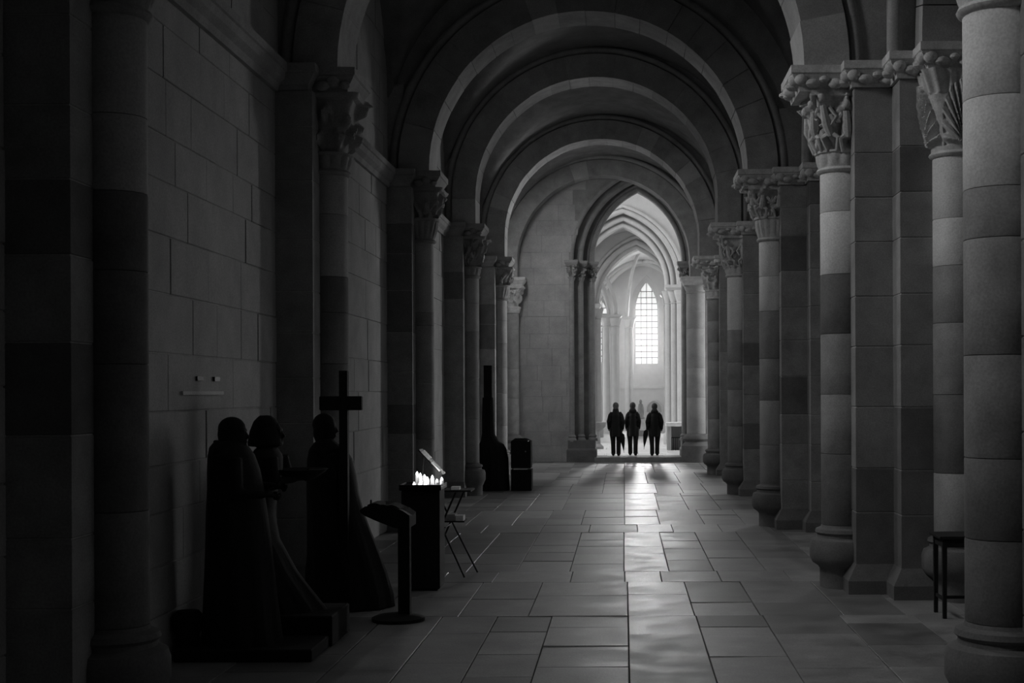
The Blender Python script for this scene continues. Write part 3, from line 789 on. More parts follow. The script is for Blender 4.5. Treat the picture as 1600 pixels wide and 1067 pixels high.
# thin luminous haze hanging in the choir aisle
hz = MB().box(-6, 3.55, 53.2, 74.3, .2, 12).build('haze', bpy.data.materials.new('haze'))
hm = hz.data.materials[0]; hm.use_nodes = True; hm.node_tree.nodes.clear()
vo = hm.node_tree.nodes.new('ShaderNodeVolumeScatter'); vo.inputs['Density'].default_value = .009; vo.inputs['Color'].default_value = (1, 1, 1, 1); vo.inputs['Anisotropy'].default_value = .3
ou = hm.node_tree.nodes.new('ShaderNodeOutputMaterial'); hm.node_tree.links.new(vo.outputs[0], ou.inputs['Volume'])
hz['kind'] = 'stuff'; tag(hz, 'thin pale haze filling the choir aisle in front of the tall window', 'haze')
# side walls
o = MB().box(3.6, 4.0, 60.9, YE, 0, 11).box(3.0, 3.4, 53, 60, 0, 11).build('wall_chapel', M['far']); struct(o, 'pale side wall right of the tall window', 'wall')
def cluster(name, X, Yc, offs, ztop, label, r=.17):
    t = thing(name, label, 'pier', (X, Yc, UP), 'clustered shafts of the ambulatory')
    zb0 = UP
    MB().lathe(X, Yc, [(.55, zb0), (.55, .5), (.46, .62)], 8).build('base', M['far'], t)
    for dx, dy in offs:
        MB().lathe(X+dx, Yc+dy, [(r+.06, .6), (r+.07, .68), (r, .76), (r, ztop-.62), (r+.04, ztop-.58), (r, ztop-.54), (r+.12, ztop-.16)], 16).build('shaft', M['far'], t, smooth=True)
    xs = [d[0] for d in offs]; ys = [d[1] for d in offs]
    MB().taper([(X+min(xs)-.2, X+max(xs)+.2, Yc+min(ys)-.2, Yc+max(ys)+.2, ztop-.16), (X+min(xs)-.3, X+max(xs)+.3, Yc+min(ys)-.3, Yc+max(ys)+.3, ztop-.06), (X+min(xs)-.3, X+max(xs)+.3, Yc+min(ys)-.3, Yc+max(ys)+.3, ztop)]).build('impost', M['far'], t)
    return t
zcl = PZ(492, 66)
cl = cluster('shaft_cluster', PX(955, 66), 66, ((-.22, -.15), (.16, -.2), (.24, .12), (-.24, .15)), zcl, 'cluster of pale shafts left of the tall window')
for i, (dx, dy, hw_, rs_) in enumerate(((-1.3, 0, 1.2, 2.2), (-1.15, .1, 1.0, 2.5), (-1.2, .2, 1.35, 2.9))):
    parch_sweep(PX(955, 66)+dx, zcl, hw_+.05*i, rs_, 66+dy, circ(.10)).build('springing_rib', M['far'], cl, smooth=True)
cl2 = cluster('shaft_cluster', PX(980, 71), 71.5, ((0, -.1), (.2, .1)), PZ(495, 71.5), 'pair of slim shafts hard against the left of the tall window', .12)
pp = [(PX(980, 71)+(.9*(i/14)**1.6), 71.5-.35*i, PZ(495, 71.5)+3.1*math.sin(PI/2*i/14)) for i in range(15)]
MB().tube(pp, .09, 8).build('springing_rib', M['far'], cl2, smooth=True)
cl3 = cluster('shaft_cluster', PX(1047, 66), 66, ((-.16, -.1), (.14, -.1), (.3, .1)), PZ(460, 66), 'pale shafts right of the tall window', .13)

# altar table, reliquary and furniture beyond the doorway
t = thing('altar_table', 'low stone altar table with a pale top right of the walkers', 'altar', (PX(1060, 47), 47, UP))
Ya = 47.0
MB().box(PX(1040, Ya), PX(1080, Ya), Ya-.5, Ya+.5, PZ(665, Ya)-.02, PZ(661, Ya)+.02).build('top', M['linen'], t)
MB().box(PX(1042, Ya), PX(1048, Ya), Ya-.4, Ya+.4, UP, PZ(665, Ya)-.02).box(PX(1066, Ya), PX(1080, Ya), Ya-.4, Ya+.4, UP, PZ(665, Ya)-.02).box(PX(1042, Ya), PX(1080, Ya), Ya+.1, Ya+.4, UP, PZ(665, Ya)-.02).build('body', M['plaster'], t)
g = MB(); x = PX(1048, Ya)
while x < PX(1066, Ya): g.box(x, x+.018, Ya-.38, Ya-.36, UP, PZ(684, Ya)); x += .07
g.box(PX(1048, Ya), PX(1066, Ya), Ya-.38, Ya-.36, PZ(684, Ya), PZ(684, Ya)+.03).build('grille', M['metal'], t)
t = thing('draped_altar', 'white draped altar glimpsed between the second and third walkers', 'altar', (PX(1006, 62), 62, UP))
Ya = 62
MB().box(PX(985, Ya), PX(1018, Ya), Ya-.4, Ya+.4, UP, PZ(655, Ya)-.03).build('body', M['plaster'], t)
MB().box(PX(984, Ya), PX(1019, Ya), Ya-.44, Ya+.44, PZ(655, Ya)-.03, PZ(655, Ya)).box(PX(999, Ya), PX(1013, Ya), Ya-.45, Ya-.43, PZ(672, Ya), PZ(655, Ya)).build('altar_cloth', M['linen'], t)
t = thing('altar_statue', 'small dim statue standing on the white draped altar', 'statue', (PX(1001, 62), 62.1, PZ(655, 62)))
zs0 = PZ(655, 62)
MB().lathe(PX(1001, 62), 62.1, [(.17, zs0), (.19, zs0+.06), (.13, zs0+.12), (.15, zs0+.3), (.13, zs0+.55), (.10, zs0+.68), (.04, zs0+.72)], 12).ell((PX(1001, 62), 62.1, zs0+.80), (.07, .08, .10), 10).build('figure', M['stone'], t, smooth=True)
t = thing('stone_font', 'small stone font on a stem at the left inside the doorway', 'font', (PX(934, 48), 48, UP))
MB().lathe(PX(934, 48), 48, [(.2, UP), (.2, UP+.1), (.09, UP+.2), (.09, UP+.62), (.12, UP+.66), (.27, UP+.8), (.29, UP+.95), (.22, UP+.95), (.16, UP+.86)], 16).build('bowl', M['stone'], t, smooth=True)

# ------------------------------------------------------------------ people walking away
def hand(mb, p, side, d=Vector((0,0,-1))):
    p = Vector(p); mb.tube([p, p+d*.05, p+d*.09], [(.022, .030), (.018, .040), (.014, .036)], 8)
    for i, L in enumerate((.055, .066, .062, .048)):
        b = p+d*.085+Vector((0, (i-1.5)*.0205, 0)); mb.tube([b, b+d*L*.55+Vector((-side*.006, 0, 0)), b+d*L+Vector((-side*.016, 0, 0))], [.0082, .0078, .0065], 6)
    b = p+d*.03+Vector((0, .03, 0)); mb.tube([b, b+d*.03+Vector((-side*.01, .022, 0)), b+d*.055+Vector((-side*.016, .028, 0))], [.011, .0095, .008], 6)
def person(px, Y, hgt, wid, label, hairm, stride, hood=False, z0=UP+.014, dxleg=.0, long_=.62):
    X = PX(px, Y); s = hgt/1.70
    t = thing('person', label, 'person', (X, Y, z0), 'three people walking away')
    def P(x, y, z): return (X+x*s, Y+y*s, z0+z*s)
    w_ = wid; b = MB()
    # legs, one forward (away) one back
    legs = ((-1, stride), (1, -stride))
    feet = []
    for sd, st in legs:
        hip = P(sd*.09, 0, .86); knee = P(sd*.10+dxleg, st*.55+.03, .47); ank = P(sd*.082+dxleg, st, .09)
        b.tube([hip, P(sd*.098, st*.25, .68), knee, P(sd*.087, st*.8-.02, .32), ank], [.088*s, .082*s, .060*s, .056*s, .038*s], 12)
        feet.append((sd, st))
    b.tube([P(0,0,.80), P(0,0,.92), P(0,.01,1.08), P(0,0,1.28), P(0,-.01,1.40), P(0,0,1.45)], [(.155*s,.105*s), (.16*s,.11*s), (.135*s,.095*s), (.165*s,.105*s), (.14*s,.08*s), (.07*s,.06*s)], 16)
    b.tube([P(0,0,1.42), P(0,.01,1.50)], [.058*s, .052*s], 10)
    b.ell(P(0,.02,1.585), (.074*s, .092*s, .112*s), 14)
    b.ell(P(0,.108,1.575), (.013*s, .018*s, .02*s), 8)
    for sd in (-1, 1): b.ell(P(sd*.077,.01,1.58), (.01*s, .018*s, .03*s), 8)
    for sd in (-1, 1):
        b.tube([P(sd*.15,0,1.36), P(sd*.19*w_,-.02,1.12), P(sd*.18*w_,.04,.90)], [.052*s, .044*s, .030*s], 10)
        hand(b, P(sd*.18*w_,.045,.89), sd)
    body = b.build('body', M['skin'], t, remesh=.0075)
    # trousers and shoes
    tr = MB()
    for sd, st in feet:
        tr.tube([P(sd*.085,0,.90), P(sd*.10,st*.25,.68), P(sd*.090+dxleg,st*.55+.03,.47), P(sd*.085+dxleg,st*.8-.02,.32), P(sd*.082+dxleg,st,.06)], [(.105*s,.11*s), (.098*s,.10*s), .078*s, .072*s, (.066*s,.072*s)], 14)
    tr.build('trousers', M['cloth'], t, smooth=True)
    for sd, st in feet:
        MB().tube([P(sd*.085+dxleg,st-.08,.047), P(sd*.084+dxleg,st,.055), P(sd*.092+dxleg,st+.10,.037), P(sd*.094+dxleg,st+.18,.028)], [(.042*s,.044*s), (.05*s,.055*s), (.047*s,.033*s), (.03*s,.024*s)], 12).build('shoe', M['wood'], t, smooth=True)
    # coat: padded torso with sleeves, one continuous garment
    c = MB(); c.tube([P(0,0,1.43), P(0,-.01,1.52)], [(.105*s,.10*s), (.085*s,.09*s)], 14)
    c.tube([P(0,0,long_), P(0,0,long_+.06), P(0,0,.92), P(0,-.01,1.12), P(0,-.01,1.30), P(0,-.005,1.40), P(0,0,1.47)], [(.185*w_*s,.135*s), (.195*w_*s,.145*s), (.19*w_*s,.145*s), (.182*w_*s,.14*s), (.168*w_*s,.13*s), (.13*w_*s,.115*s), (.095*s,.095*s)], 20)
    for sd in (-1, 1):
        c.tube([P(sd*.08*w_,0,1.37), P(sd*.138*w_,-.01,1.29), P(sd*.185*w_,-.03,1.10), P(sd*.175*w_,.05,.86)], [(.085*s,.085*s), .085*s, .078*s, .060*s], 14)
    for z in (1.0, 1.13, 1.26): c.tube([P(.19*w_*math.cos(a), -.01+.148*math.sin(a), z) for a in [2*PI*i/16 for i in range(17)]], .010, 6)
    if hood: c.ell(P(0,-.09,1.43), (.13*s, .09*s, .085*s), 14)
    c.build('coat', M['cloth'], t, remesh=.012)
    hr = MB(); hr.ell(P(0,-.005,1.605), (.10*s, .104*s, .118*s), 16)
    if hood == 'cap': hr.ell(P(0,0,1.63), (.10*s, .105*s, .085*s), 16)
    hr.ell(P(0,-.04,1.54), (.078*s, .065*s, .09*s), 14)
    hr.build('hair', hairm, t, remesh=.01)
    return t, P
t, P1 = person(962, 42.75, 1.66, 1.18, 'person in a broad dark coat walking away, leftmost of three, holding an umbrella', M['hairg'], .05)
t, P2 = person(988.5, 43.0, 1.66, 1.05, 'person in a dark padded jacket walking away in the middle of the three', M['hair'], .17, hood=True)
t, P3 = person(1022.5, 42.8, 1.63, 1.22, 'person in a hooded dark coat walking away, rightmost of the three', M['hair'], -.10, hood=True)
def umbrella(x, y, z, tilt, label, L=.72):
    t = thing('umbrella', label, 'umbrella', (x, y, z-L), 'folded umbrellas')
    top = Vector((x, y, z)); d = Vector((tilt, 0, -1)).normalized()
    rs = []
    for k, (q, r) in enumerate(((.10, .012), (.15, .058), (.26, .064), (.45, .042), (.60, .016), (.66, .006))):
        c = top+d*q*L/.72; rs.append([c+Vector(((r*(1+.22*math.cos(i*PI/2*2)))*math.cos(2*PI*i/16), (r*(1+.22*math.cos(i*PI)))*math.sin(2*PI*i/16), 0)) for i in range(16)])
    MB().rings(rs).build('folded_canopy', M['cloth'], t, smooth=True)
    MB().tube([top+d*(-.02), top+d*L], .006, 8).build('shaft', M['metal'], t)
    MB().tube([top+d*.08, top, top+Vector((.0, -.02, .03)), top+Vector((0, -.06, .03)), top+Vector((0, -.08, 0))], .011, 8).build('handle', M['wood'], t, smooth=True)
umbrella(PX(971, 42.7), 42.72, .96, .10, 'folded dark umbrella hanging from the right hand of the leftmost walker')
umbrella(PX(1010, 42.8), 42.80, 1.06, -.12, 'folded dark umbrella hanging beside the left hip of the rightmost walker')

# ------------------------------------------------------------------ carved figures on the left
def wood_statue(X, Y, z0, label, rings, head, hair, arms, extra=None, face=1, base=None):
    t = thing('statue', label, 'statue', (X, Y, z0), 'life-size dark wooden figures')
    b = MB()
    rs = []
    for (z, x0, x1, dy) in rings:                      # silhouette loft: x from x0 to x1, half depth dy
        cx, hw = (x0+x1)/2, (x1-x0)/2; ring = []
        n = 36
        for i in range(n):
            a = 2*PI*i/n; fold = 1+(.045*math.cos(a*9+z*1.3)+.02*math.cos(a*5))*max(0, min(1, (1.25-(z-z0))))
            ring.append((X+cx+hw*fold*math.cos(a), Y+dy*fold*math.sin(a), z))
        rs.append(ring)
    b.rings(rs)
    hx, hz, hr = head
    b.tube([(X+hx-.01*face, Y, hz-.26), (X+hx, Y, hz-.08)], [.065, .058], 12)
    b.ell((X+hx, Y, hz), (.098*hr, .078*hr, .125*hr), 16)
    b.ell((X+hx+face*.045, Y, hz-.055), (.052, .05, .062), 12)                 # jaw and chin
    b.tube([(X+hx+face*.088, Y, hz+.025), (X+hx+face*.118, Y, hz-.028), (X+hx+face*.090, Y, hz-.036)], [.010, .016, .012], 8)   # nose
    b.ell((X+hx+face*.092, Y, hz-.062), (.018, .026, .010), 8); b.ell((X+hx+face*.088, Y, hz-.082), (.018, .022, .010), 8)      # lips
    for sy in (-1, 1):
        b.ell((X+hx+face*.082, Y+sy*.032, hz+.008), (.014, .016, .010), 8)      # eyes
        b.ell((X+hx+face*.086, Y+sy*.034, hz+.034), (.014, .026, .008), 8)      # brows
        b.ell((X+hx-face*.005, Y+sy*.080, hz-.01), (.024, .012, .034), 8)       # ears
    for pts, rad in arms: b.tube([(X+p[0], Y+p[1], p[2]) for p in pts], rad, 12)
    for pts, rad in arms:                                                     # hands with fingers
        e = Vector((X+pts[-1][0], Y+pts[-1][1], pts[-1][2])); d = (Vector(pts[-1])-Vector(pts[-2])).normalized()
        b.tube([e, e+d*.05, e+d*.09], [(.030, .026), (.040, .020), (.036, .016)], 8)
        for i, L in enumerate((.055, .068, .064, .048)):
            q = e+d*.085+Vector((0, 0, (i-1.5)*.022)); b.tube([q, q+d*L*.6, q+d*L+Vector((0, 0, .012))], [.0095, .009, .007], 6)
        q = e+d*.03+Vector((0, 0, .03)); b.tube([q, q+d*.04+Vector((0, 0, .03)), q+d*.06+Vector((0, 0, .035))], [.012, .011, .009], 6)
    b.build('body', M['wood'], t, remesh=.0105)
    hb = MB()
    if hair[0][1][1] > .11: hb.lathe(X+hair[0][0][0]-.01, Y, [(.05, hair[0][0][2]+.12), (.10, hair[0][0][2]+.07), (.135, hair[0][0][2]-.02), (.155, hair[0][0][2]-.13), (.145, hair[0][0][2]-.15)][::-1], 20)
    for c, r in hair: hb.ell((X+c[0], Y+c[1], c[2]), r, 16)
    hb.build('hair', M['wood'], t, remesh=.012)
    if extra: extra(t)
    if base:
        x0, x1, y0, y1, h = base; MB().box(x0, x1, y0, y1, 0, h, .01).build('base', M['wood'], t)
    return t
Y = 11.25
def RX(x): return PX(x, Y)
X0 = RX(368)
def sil(rows, X0, Y): return [(PZ(y, Y), PX(a, Y)-X0, PX(b, Y)-X0, d) for y, a, b, d in rows]
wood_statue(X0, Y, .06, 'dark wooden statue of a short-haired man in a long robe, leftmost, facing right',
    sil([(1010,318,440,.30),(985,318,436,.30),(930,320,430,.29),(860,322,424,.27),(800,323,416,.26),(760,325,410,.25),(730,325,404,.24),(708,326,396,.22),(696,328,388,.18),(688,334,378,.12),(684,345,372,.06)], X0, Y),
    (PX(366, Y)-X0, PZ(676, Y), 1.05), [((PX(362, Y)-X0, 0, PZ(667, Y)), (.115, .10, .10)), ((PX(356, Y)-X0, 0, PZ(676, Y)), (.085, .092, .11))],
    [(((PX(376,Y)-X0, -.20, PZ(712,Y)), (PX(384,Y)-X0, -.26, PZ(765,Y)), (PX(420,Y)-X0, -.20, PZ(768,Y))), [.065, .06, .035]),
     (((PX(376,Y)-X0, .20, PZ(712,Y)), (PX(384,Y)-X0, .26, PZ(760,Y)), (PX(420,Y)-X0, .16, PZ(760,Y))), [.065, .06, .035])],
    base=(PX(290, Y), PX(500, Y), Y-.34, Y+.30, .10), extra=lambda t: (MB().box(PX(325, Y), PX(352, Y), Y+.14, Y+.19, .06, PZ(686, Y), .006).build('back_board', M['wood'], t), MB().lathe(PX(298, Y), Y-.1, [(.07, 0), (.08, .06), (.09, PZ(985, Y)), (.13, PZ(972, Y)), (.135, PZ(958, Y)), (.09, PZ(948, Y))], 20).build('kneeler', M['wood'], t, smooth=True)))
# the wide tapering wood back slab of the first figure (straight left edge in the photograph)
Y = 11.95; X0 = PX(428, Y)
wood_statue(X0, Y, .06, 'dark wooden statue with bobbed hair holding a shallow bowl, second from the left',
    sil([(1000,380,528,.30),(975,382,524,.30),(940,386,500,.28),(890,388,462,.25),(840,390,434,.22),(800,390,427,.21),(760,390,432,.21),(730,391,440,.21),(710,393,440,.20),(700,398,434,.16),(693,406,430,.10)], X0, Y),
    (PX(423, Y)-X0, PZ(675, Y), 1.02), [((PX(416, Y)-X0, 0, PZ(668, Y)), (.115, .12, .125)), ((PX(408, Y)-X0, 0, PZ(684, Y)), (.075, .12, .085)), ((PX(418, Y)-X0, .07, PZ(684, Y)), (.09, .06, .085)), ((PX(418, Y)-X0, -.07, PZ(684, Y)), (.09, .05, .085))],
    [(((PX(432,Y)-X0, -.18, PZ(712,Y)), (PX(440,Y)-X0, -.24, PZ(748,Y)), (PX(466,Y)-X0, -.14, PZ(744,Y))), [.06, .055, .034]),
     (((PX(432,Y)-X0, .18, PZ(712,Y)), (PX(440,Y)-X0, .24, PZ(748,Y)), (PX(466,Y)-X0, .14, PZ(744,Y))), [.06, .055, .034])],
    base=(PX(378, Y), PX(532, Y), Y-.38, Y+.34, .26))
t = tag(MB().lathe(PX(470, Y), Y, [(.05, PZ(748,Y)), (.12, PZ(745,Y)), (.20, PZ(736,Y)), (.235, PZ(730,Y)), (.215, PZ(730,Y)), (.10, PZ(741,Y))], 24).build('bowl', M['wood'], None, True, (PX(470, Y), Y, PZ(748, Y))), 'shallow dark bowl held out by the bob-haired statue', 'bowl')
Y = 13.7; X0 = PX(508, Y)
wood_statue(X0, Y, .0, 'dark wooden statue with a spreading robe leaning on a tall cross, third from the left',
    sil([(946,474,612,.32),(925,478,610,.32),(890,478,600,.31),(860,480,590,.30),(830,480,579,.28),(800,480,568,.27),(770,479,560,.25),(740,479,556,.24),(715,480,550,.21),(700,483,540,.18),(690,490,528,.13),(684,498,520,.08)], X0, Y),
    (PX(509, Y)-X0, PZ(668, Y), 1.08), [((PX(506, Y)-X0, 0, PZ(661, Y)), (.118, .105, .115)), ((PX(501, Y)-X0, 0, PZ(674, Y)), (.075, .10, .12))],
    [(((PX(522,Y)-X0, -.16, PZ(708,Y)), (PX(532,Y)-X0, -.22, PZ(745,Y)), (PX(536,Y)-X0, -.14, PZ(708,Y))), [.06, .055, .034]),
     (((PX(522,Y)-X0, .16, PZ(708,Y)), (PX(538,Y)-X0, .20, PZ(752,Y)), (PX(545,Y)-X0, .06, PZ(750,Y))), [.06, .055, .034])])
def cross(name, x, Y, ytop, ybot, xw, arms, label, z0=None):
    z1 = PZ(ytop, Y); zb_ = PZ(ybot, Y) if z0 is None else z0; hw = xw*Y/F/2
    t = thing(name, label, 'cross', (x, Y, zb_))
    MB().box(x-hw, x+hw, Y-hw, Y+hw, zb_, z1, .008).build('upright', M['wood'], t)
    if arms:
        a, b, y0, y1 = arms
        MB().box(PX(a, Y), PX(b, Y), Y-hw*.8, Y+hw*.8, PZ(y1, Y), PZ(y0, Y), .008).build('crossbeam', M['wood'], t)
    return t
cross('wooden_cross', PX(546, 13.72), 13.45, 577, 930, 13, (500, 566, 617, 639), 'tall dark wooden cross held upright by the third statue', 0.0)

# ------------------------------------------------------------------ lectern with an open book
Y = 12.9; X = PX(631, Y); zt = PZ(800, Y)
t = thing('lectern', 'dark wooden lectern on a single post in front of the candle stand', 'lectern', (X, Y, 0))
MB().lathe(X-.06, Y, [(.25, 0), (.25, .03), (.20, .05), (.08, .07)], 28).build('base', M['wood'], t, smooth=True)
MB().box(X-.055, X+.055, Y-.05, Y+.05, .03, zt-.06, .006).build('post', M['wood'], t)
rs = []
for (px, top, bot) in ((568, 792, 796), (575, 787, 801), (590, 784, 808), (605, 784, 814), (620, 788, 820), (634, 794, 822), (644, 801, 820)):
    x = PX(px, Y); rs.append([(x, Y-.20, PZ(bot, Y)), (x, Y+.20, PZ(bot, Y)), (x, Y+.20, PZ(top, Y)), (x, Y, PZ(top, Y)-.02), (x, Y-.20, PZ(top, Y))])
MB().rings(rs).build('desk', M['wood'], t)
rs = []
for i in range(9):
    u = i/8; x = PX(578, Y)+.30*u; z = PZ(785, Y)+.025*abs(math.sin(PI*2*u))-.035*u
    rs.append([(x, Y-.15, z-.03), (x, Y+.15, z-.03), (x, Y+.15, z), (x, Y-.15, z)])
tag(MB().rings(rs).build('open_book', M['cloth'], None, False, (PX(600, Y), Y, zt)), 'open dark-paged book lying on the lectern desk', 'book')
tag(MB().tube([(PX(579, Y), Y, PZ(788, Y)), (PX(579, Y), Y, PZ(779, Y)-.0)], [.012, .007], 8).build('candle_spike', M['metal'], None, False, (PX(579, Y), Y, PZ(788, Y))), 'short iron candle spike at the left tip of the lectern', 'candle holder')

# ------------------------------------------------------------------ votive candle stand
Y = 15.0; xa, xb = PX(631, Y), PX(690, Y); zt = PZ(757, Y)
t = thing('candle_stand', 'dark box-shaped votive candle stand with burning candles on top', 'candle stand', ((xa+xb)/2, Y+.0, 0))
MB().box(xa, xb, Y-.2, Y+.2, .02, zt-.04, .01).build('cabinet', M['wood'], t)
MB().box(xa+.03, xb-.03, Y-.17, Y+.17, 0, .03).build('plinth', M['wood'], t)
MB().box(xa-.02, xb+.02, Y-.23, Y+.25, zt-.04, zt, .006).build('tray', M['metal'], t)
lip = MB()
for (a, b, c_, d_) in ((xa-.02, xb+.02, Y-.23, Y-.22), (xa-.02, xb+.02, Y+.24, Y+.25), (xa-.02, xa-.01, Y-.22, Y+.24), (xb+.01, xb+.02, Y-.22, Y+.24)): lip.box(a, b, c_, d_, zt, zt+.022)
lip.build('tray_rim', M['metal'], t)
rg = random.Random(4)
spots = [(649,.10,741),(655,.05,743),(660,.13,746),(658,-.05,750),(664,.03,748),(669,-.08,748),(675,0,746),(684,-.1,751),(690,-.02,749),(650,-.16,755),(659,-.17,755),(667,-.16,755)]
words = ['at the back left of the tray', 'second from the left on the tray', 'behind the middle of the left group', 'under the slanted board', 'in the front middle of the tray', 'just right of the tray centre', 'at the foot of the slanted board',
         'at the right front corner of the tray', 'furthest right on the tray', 'low candle front left of the tray', 'nearest the front left corner of the tray', 'front centre-right by the tray rim']
for i, (px, dy, py) in enumerate(spots):
    x = PX(px, Y); h = (757-py)*Y/F; r = .022 if i < 9 else .028
    c = thing('votive_candle', 'small burning white votive candle '+words[i], 'candle', (x, Y+dy, zt), 'burning votive candles on the stand')
    MB().lathe(x, Y+dy, [(r*.92, zt), (r, zt+.004), (r, zt+h), (r*.85, zt+h-.004)], 14).build('wax', M['waxlit'], c, smooth=True)
    MB().lathe(x, Y+dy, [(.004, zt+h-.003), (.013, zt+h+.004), (.0155, zt+h+.012), (.010, zt+h+.023), (.002, zt+h+.036)], 10).build('flame', M['flame'], c, smooth=True)
    if i in (1, 3, 7, 11):
        l = bpy.data.lights.new('candle_light', 'POINT'); l.energy = .5; l.shadow_soft_size = .03
        lo = bpy.data.objects.new('candle_light', l); C.objects.link(lo); lo.location = (x, Y+dy, zt+h+.07)
# slanted board with two bright notices
t = thing('slanted_board', 'small slanted notice board with two bright cards, propped above the candles', 'board', (PX(670, Y), Y+.14, zt))
p0 = Vector((PX(653, Y), 0, PZ(702, Y))); p1 = Vector((PX(690, Y), 0, PZ(741, Y))); d = (p1-p0).normalized(); nrm = Vector((-d.z, 0, d.x))
if nrm.z < 0: nrm = -nrm
def slab_between(a, b, th, y0, y1):
    q = nrm*th
    return MB().add([(a.x, y0, a.z), (b.x, y0, b.z), (b.x, y1, b.z), (a.x, y1, a.z), (a.x+q.x, y0, a.z+q.z), (b.x+q.x, y0, b.z+q.z), (b.x+q.x, y1, b.z+q.z), (a.x+q.x, y1, a.z+q.z)],
                    [(0,3,2,1), (4,5,6,7), (0,1,5,4), (1,2,6,5), (2,3,7,6), (3,0,4,7)])
slab_between(p0, p1, .012, Y-.02, Y+.26).build('panel', M['metal'], t)
a = p0+d*.04; b = p0+d*.16; slab_between(a+nrm*.012, b+nrm*.012, .032, Y-.03, Y+.08).build('notice', M['cardlit'], t)
a = p0+d*.20; b = p0+d*.33; slab_between(a+nrm*.010, b+nrm*.010, .014, Y-.03, Y+.08).build('notice', M['cardlit'], t)
MB().tube([(p0.x+.03, Y+.22, PZ(706, Y)), (PX(654, Y), Y+.22, zt)], .008, 8).tube([(p1.x-.03, Y+.22, p1.z+.02), (p1.x-.02, Y+.22, zt)], .008, 8).build('support', M['metal'], t)

# ------------------------------------------------------------------ folding table with leaflets
Y = 16.0
t = thing('folding_table', 'folding table with crossed dark legs beside the candle stand', 'table', (PX(714, Y), Y, 0))
zt = PZ(763, Y); MB().box(PX(694, Y), PX(738, Y), Y-.20, Y+.20, zt-.02, zt).build('tabletop', M['wood'], t)
zsf = PZ(811, Y); MB().box(PX(693, Y), PX(727, Y), Y-.16, Y+.16, zsf-.015, zsf).build('shelf', M['wood'], t)
for (yy, dx) in ((Y-.22, -14), (Y+.22, 0)):
    MB().tube([(PX(722+dx*.5, Y), yy, zt-.02), (PX(664+dx*.5, Y), yy, .012)], .011, 8).build('leg', M['metal'], t)
    MB().tube([(PX(676+dx*.5, Y), yy, zt-.02), (PX(742+dx, Y), yy, .012)], .011, 8).build('leg', M['metal'], t)
MB().tube([(PX(698, Y), Y-.22, PZ(820, Y)), (PX(700, Y), Y+.22, PZ(820, Y))], .009, 8).build('cross_rod', M['metal'], t)
tag(MB().box(PX(706, Y), PX(719, Y), Y-.12, Y+.02, zt, zt+.035).build('leaflet_stack', M['paper'], None, False, (PX(712, Y), Y, zt)), 'small pale stack of leaflets on top of the folding table', 'papers')
tag(MB().box(PX(696, Y), PX(712, Y), Y-.12, Y+.1, zsf, zsf+.075).build('leaflet_stack', M['plaster'], None, False, (PX(704, Y), Y, zsf)), 'grey bundle of papers at the left of the lower shelf', 'papers')
tag(MB().box(PX(713.5, Y), PX(725, Y), Y-.14, Y+.06, zsf, zsf+.06).build('leaflet_stack', M['linen'], None, False, (PX(719, Y), Y, zsf)), 'pale bundle of papers at the right of the lower shelf', 'papers')

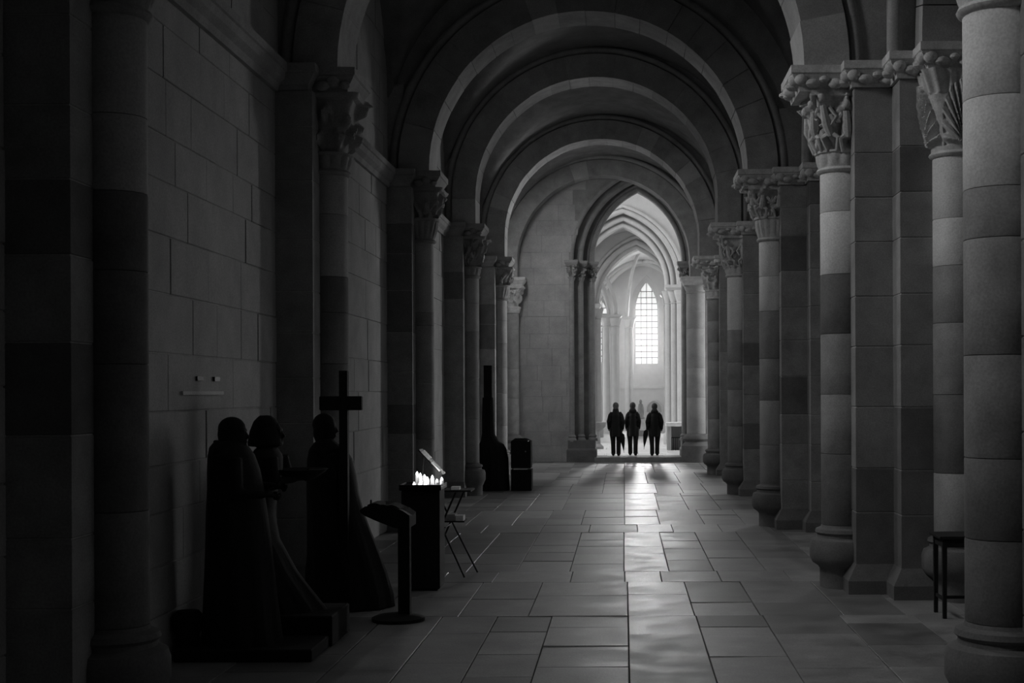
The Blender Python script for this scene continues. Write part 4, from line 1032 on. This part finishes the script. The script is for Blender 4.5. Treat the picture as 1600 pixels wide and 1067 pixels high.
# ------------------------------------------------------------------ draped pedestal with cross, dark cabinet
Y = 30.0
t = thing('draped_pedestal', 'dark cloth-draped pedestal against the left wall beside the cabinet', 'pedestal', (PX(768, Y), Y, 0))
rs = []
for (py, a, b, dd) in ((766, 742, 795, .34), (745, 744, 794, .33), (715, 745, 793, .31), (700, 746, 790, .28), (693, 748, 786, .22), (688, 751, 778, .15), (676, 753, 772, .11), (650, 753, 771, .09), (620, 754, 770, .08)):
    cx, hw = (PX(a, Y)+PX(b, Y))/2, (PX(b, Y)-PX(a, Y))/2
    rs.append([(cx+hw*math.cos(2*PI*i/40)*(1+.04*math.cos(i*1.7)), Y+dd*math.sin(2*PI*i/40)*(1+.05*math.cos(i*2.1)), max(0, PZ(py, Y))) for i in range(40)])
MB().rings(rs).build('drapery', M['cloth'], t, smooth=True)
cross('wooden_cross', PX(762.5, Y), Y, 570, 625, 12.5, None, 'dark upright wooden post rising from the draped pedestal', PZ(622, Y))
Y = 30.0; t = thing('cabinet', 'small dark two-tier cabinet with a bright metal ledge, left of the far wall', 'cabinet', (PX(815, Y), Y, 0))
xa, xb = PX(799, Y), PX(831, Y)
MB().box(xa, xb, Y-.22, Y+.22, 0, PZ(731, Y)-.01, .008).build('lower_body', M['wood'], t)
MB().box(xa+.0, xb-.015, Y-.22, Y+.22, PZ(730, Y), PZ(688, Y), .008).build('upper_body', M['wood'], t)
MB().box(xa+.06, xb-.08, Y-.26, Y-.22, PZ(732, Y), PZ(730, Y)).build('ledge', M['chrome'], t)
MB().taper([(xa, xb-.02, Y-.22, Y+.22, PZ(688, Y)), (xa+.08, xb-.12, Y-.12, Y+.14, PZ(684, Y))]).build('lid', M['wood'], t)
for (px, py) in ((826, 688), (822, 704)): MB().ell((PX(px, Y), Y-.23, PZ(py, Y)), (.018, .018, .016), 8).build('knob', M['chrome'], t)

# ------------------------------------------------------------------ wooden table by the right pier
Y = 13.3; xa, xb = PX(1450, Y), PX(1450, Y)+.62; zt = PZ(832, Y)
t = thing('side_table', 'small plain wooden table in shadow between the two nearest right piers', 'table', ((xa+xb)/2, Y-.1, 0))
MB().box(xa, xb, Y-.48, Y-.02, zt-.03, zt, .005).build('tabletop', M['wood'], t)
MB().box(xa+.04, xb-.04, Y-.44, Y-.42, zt-.11, zt-.03).box(xa+.04, xa+.06, Y-.44, Y-.06, zt-.11, zt-.03).build('apron', M['wood'], t)
for (x, y) in ((xa+.03, Y-.45), (xa+.03, Y-.09), (xb-.07, Y-.45), (xb-.07, Y-.09)):
    MB().taper([(x+.005, x+.04, y+.005, y+.04, 0), (x, x+.045, y, y+.045, zt-.03)]).build('leg', M['wood'], t)
MB().box(xa+.045, xa+.065, Y-.43, Y-.07, .16, .19).box(xa+.05, xb-.05, Y-.27, Y-.25, .16, .19).build('stretcher', M['wood'], t)
print('objects', len(bpy.data.objects), 'slabs', nslab)
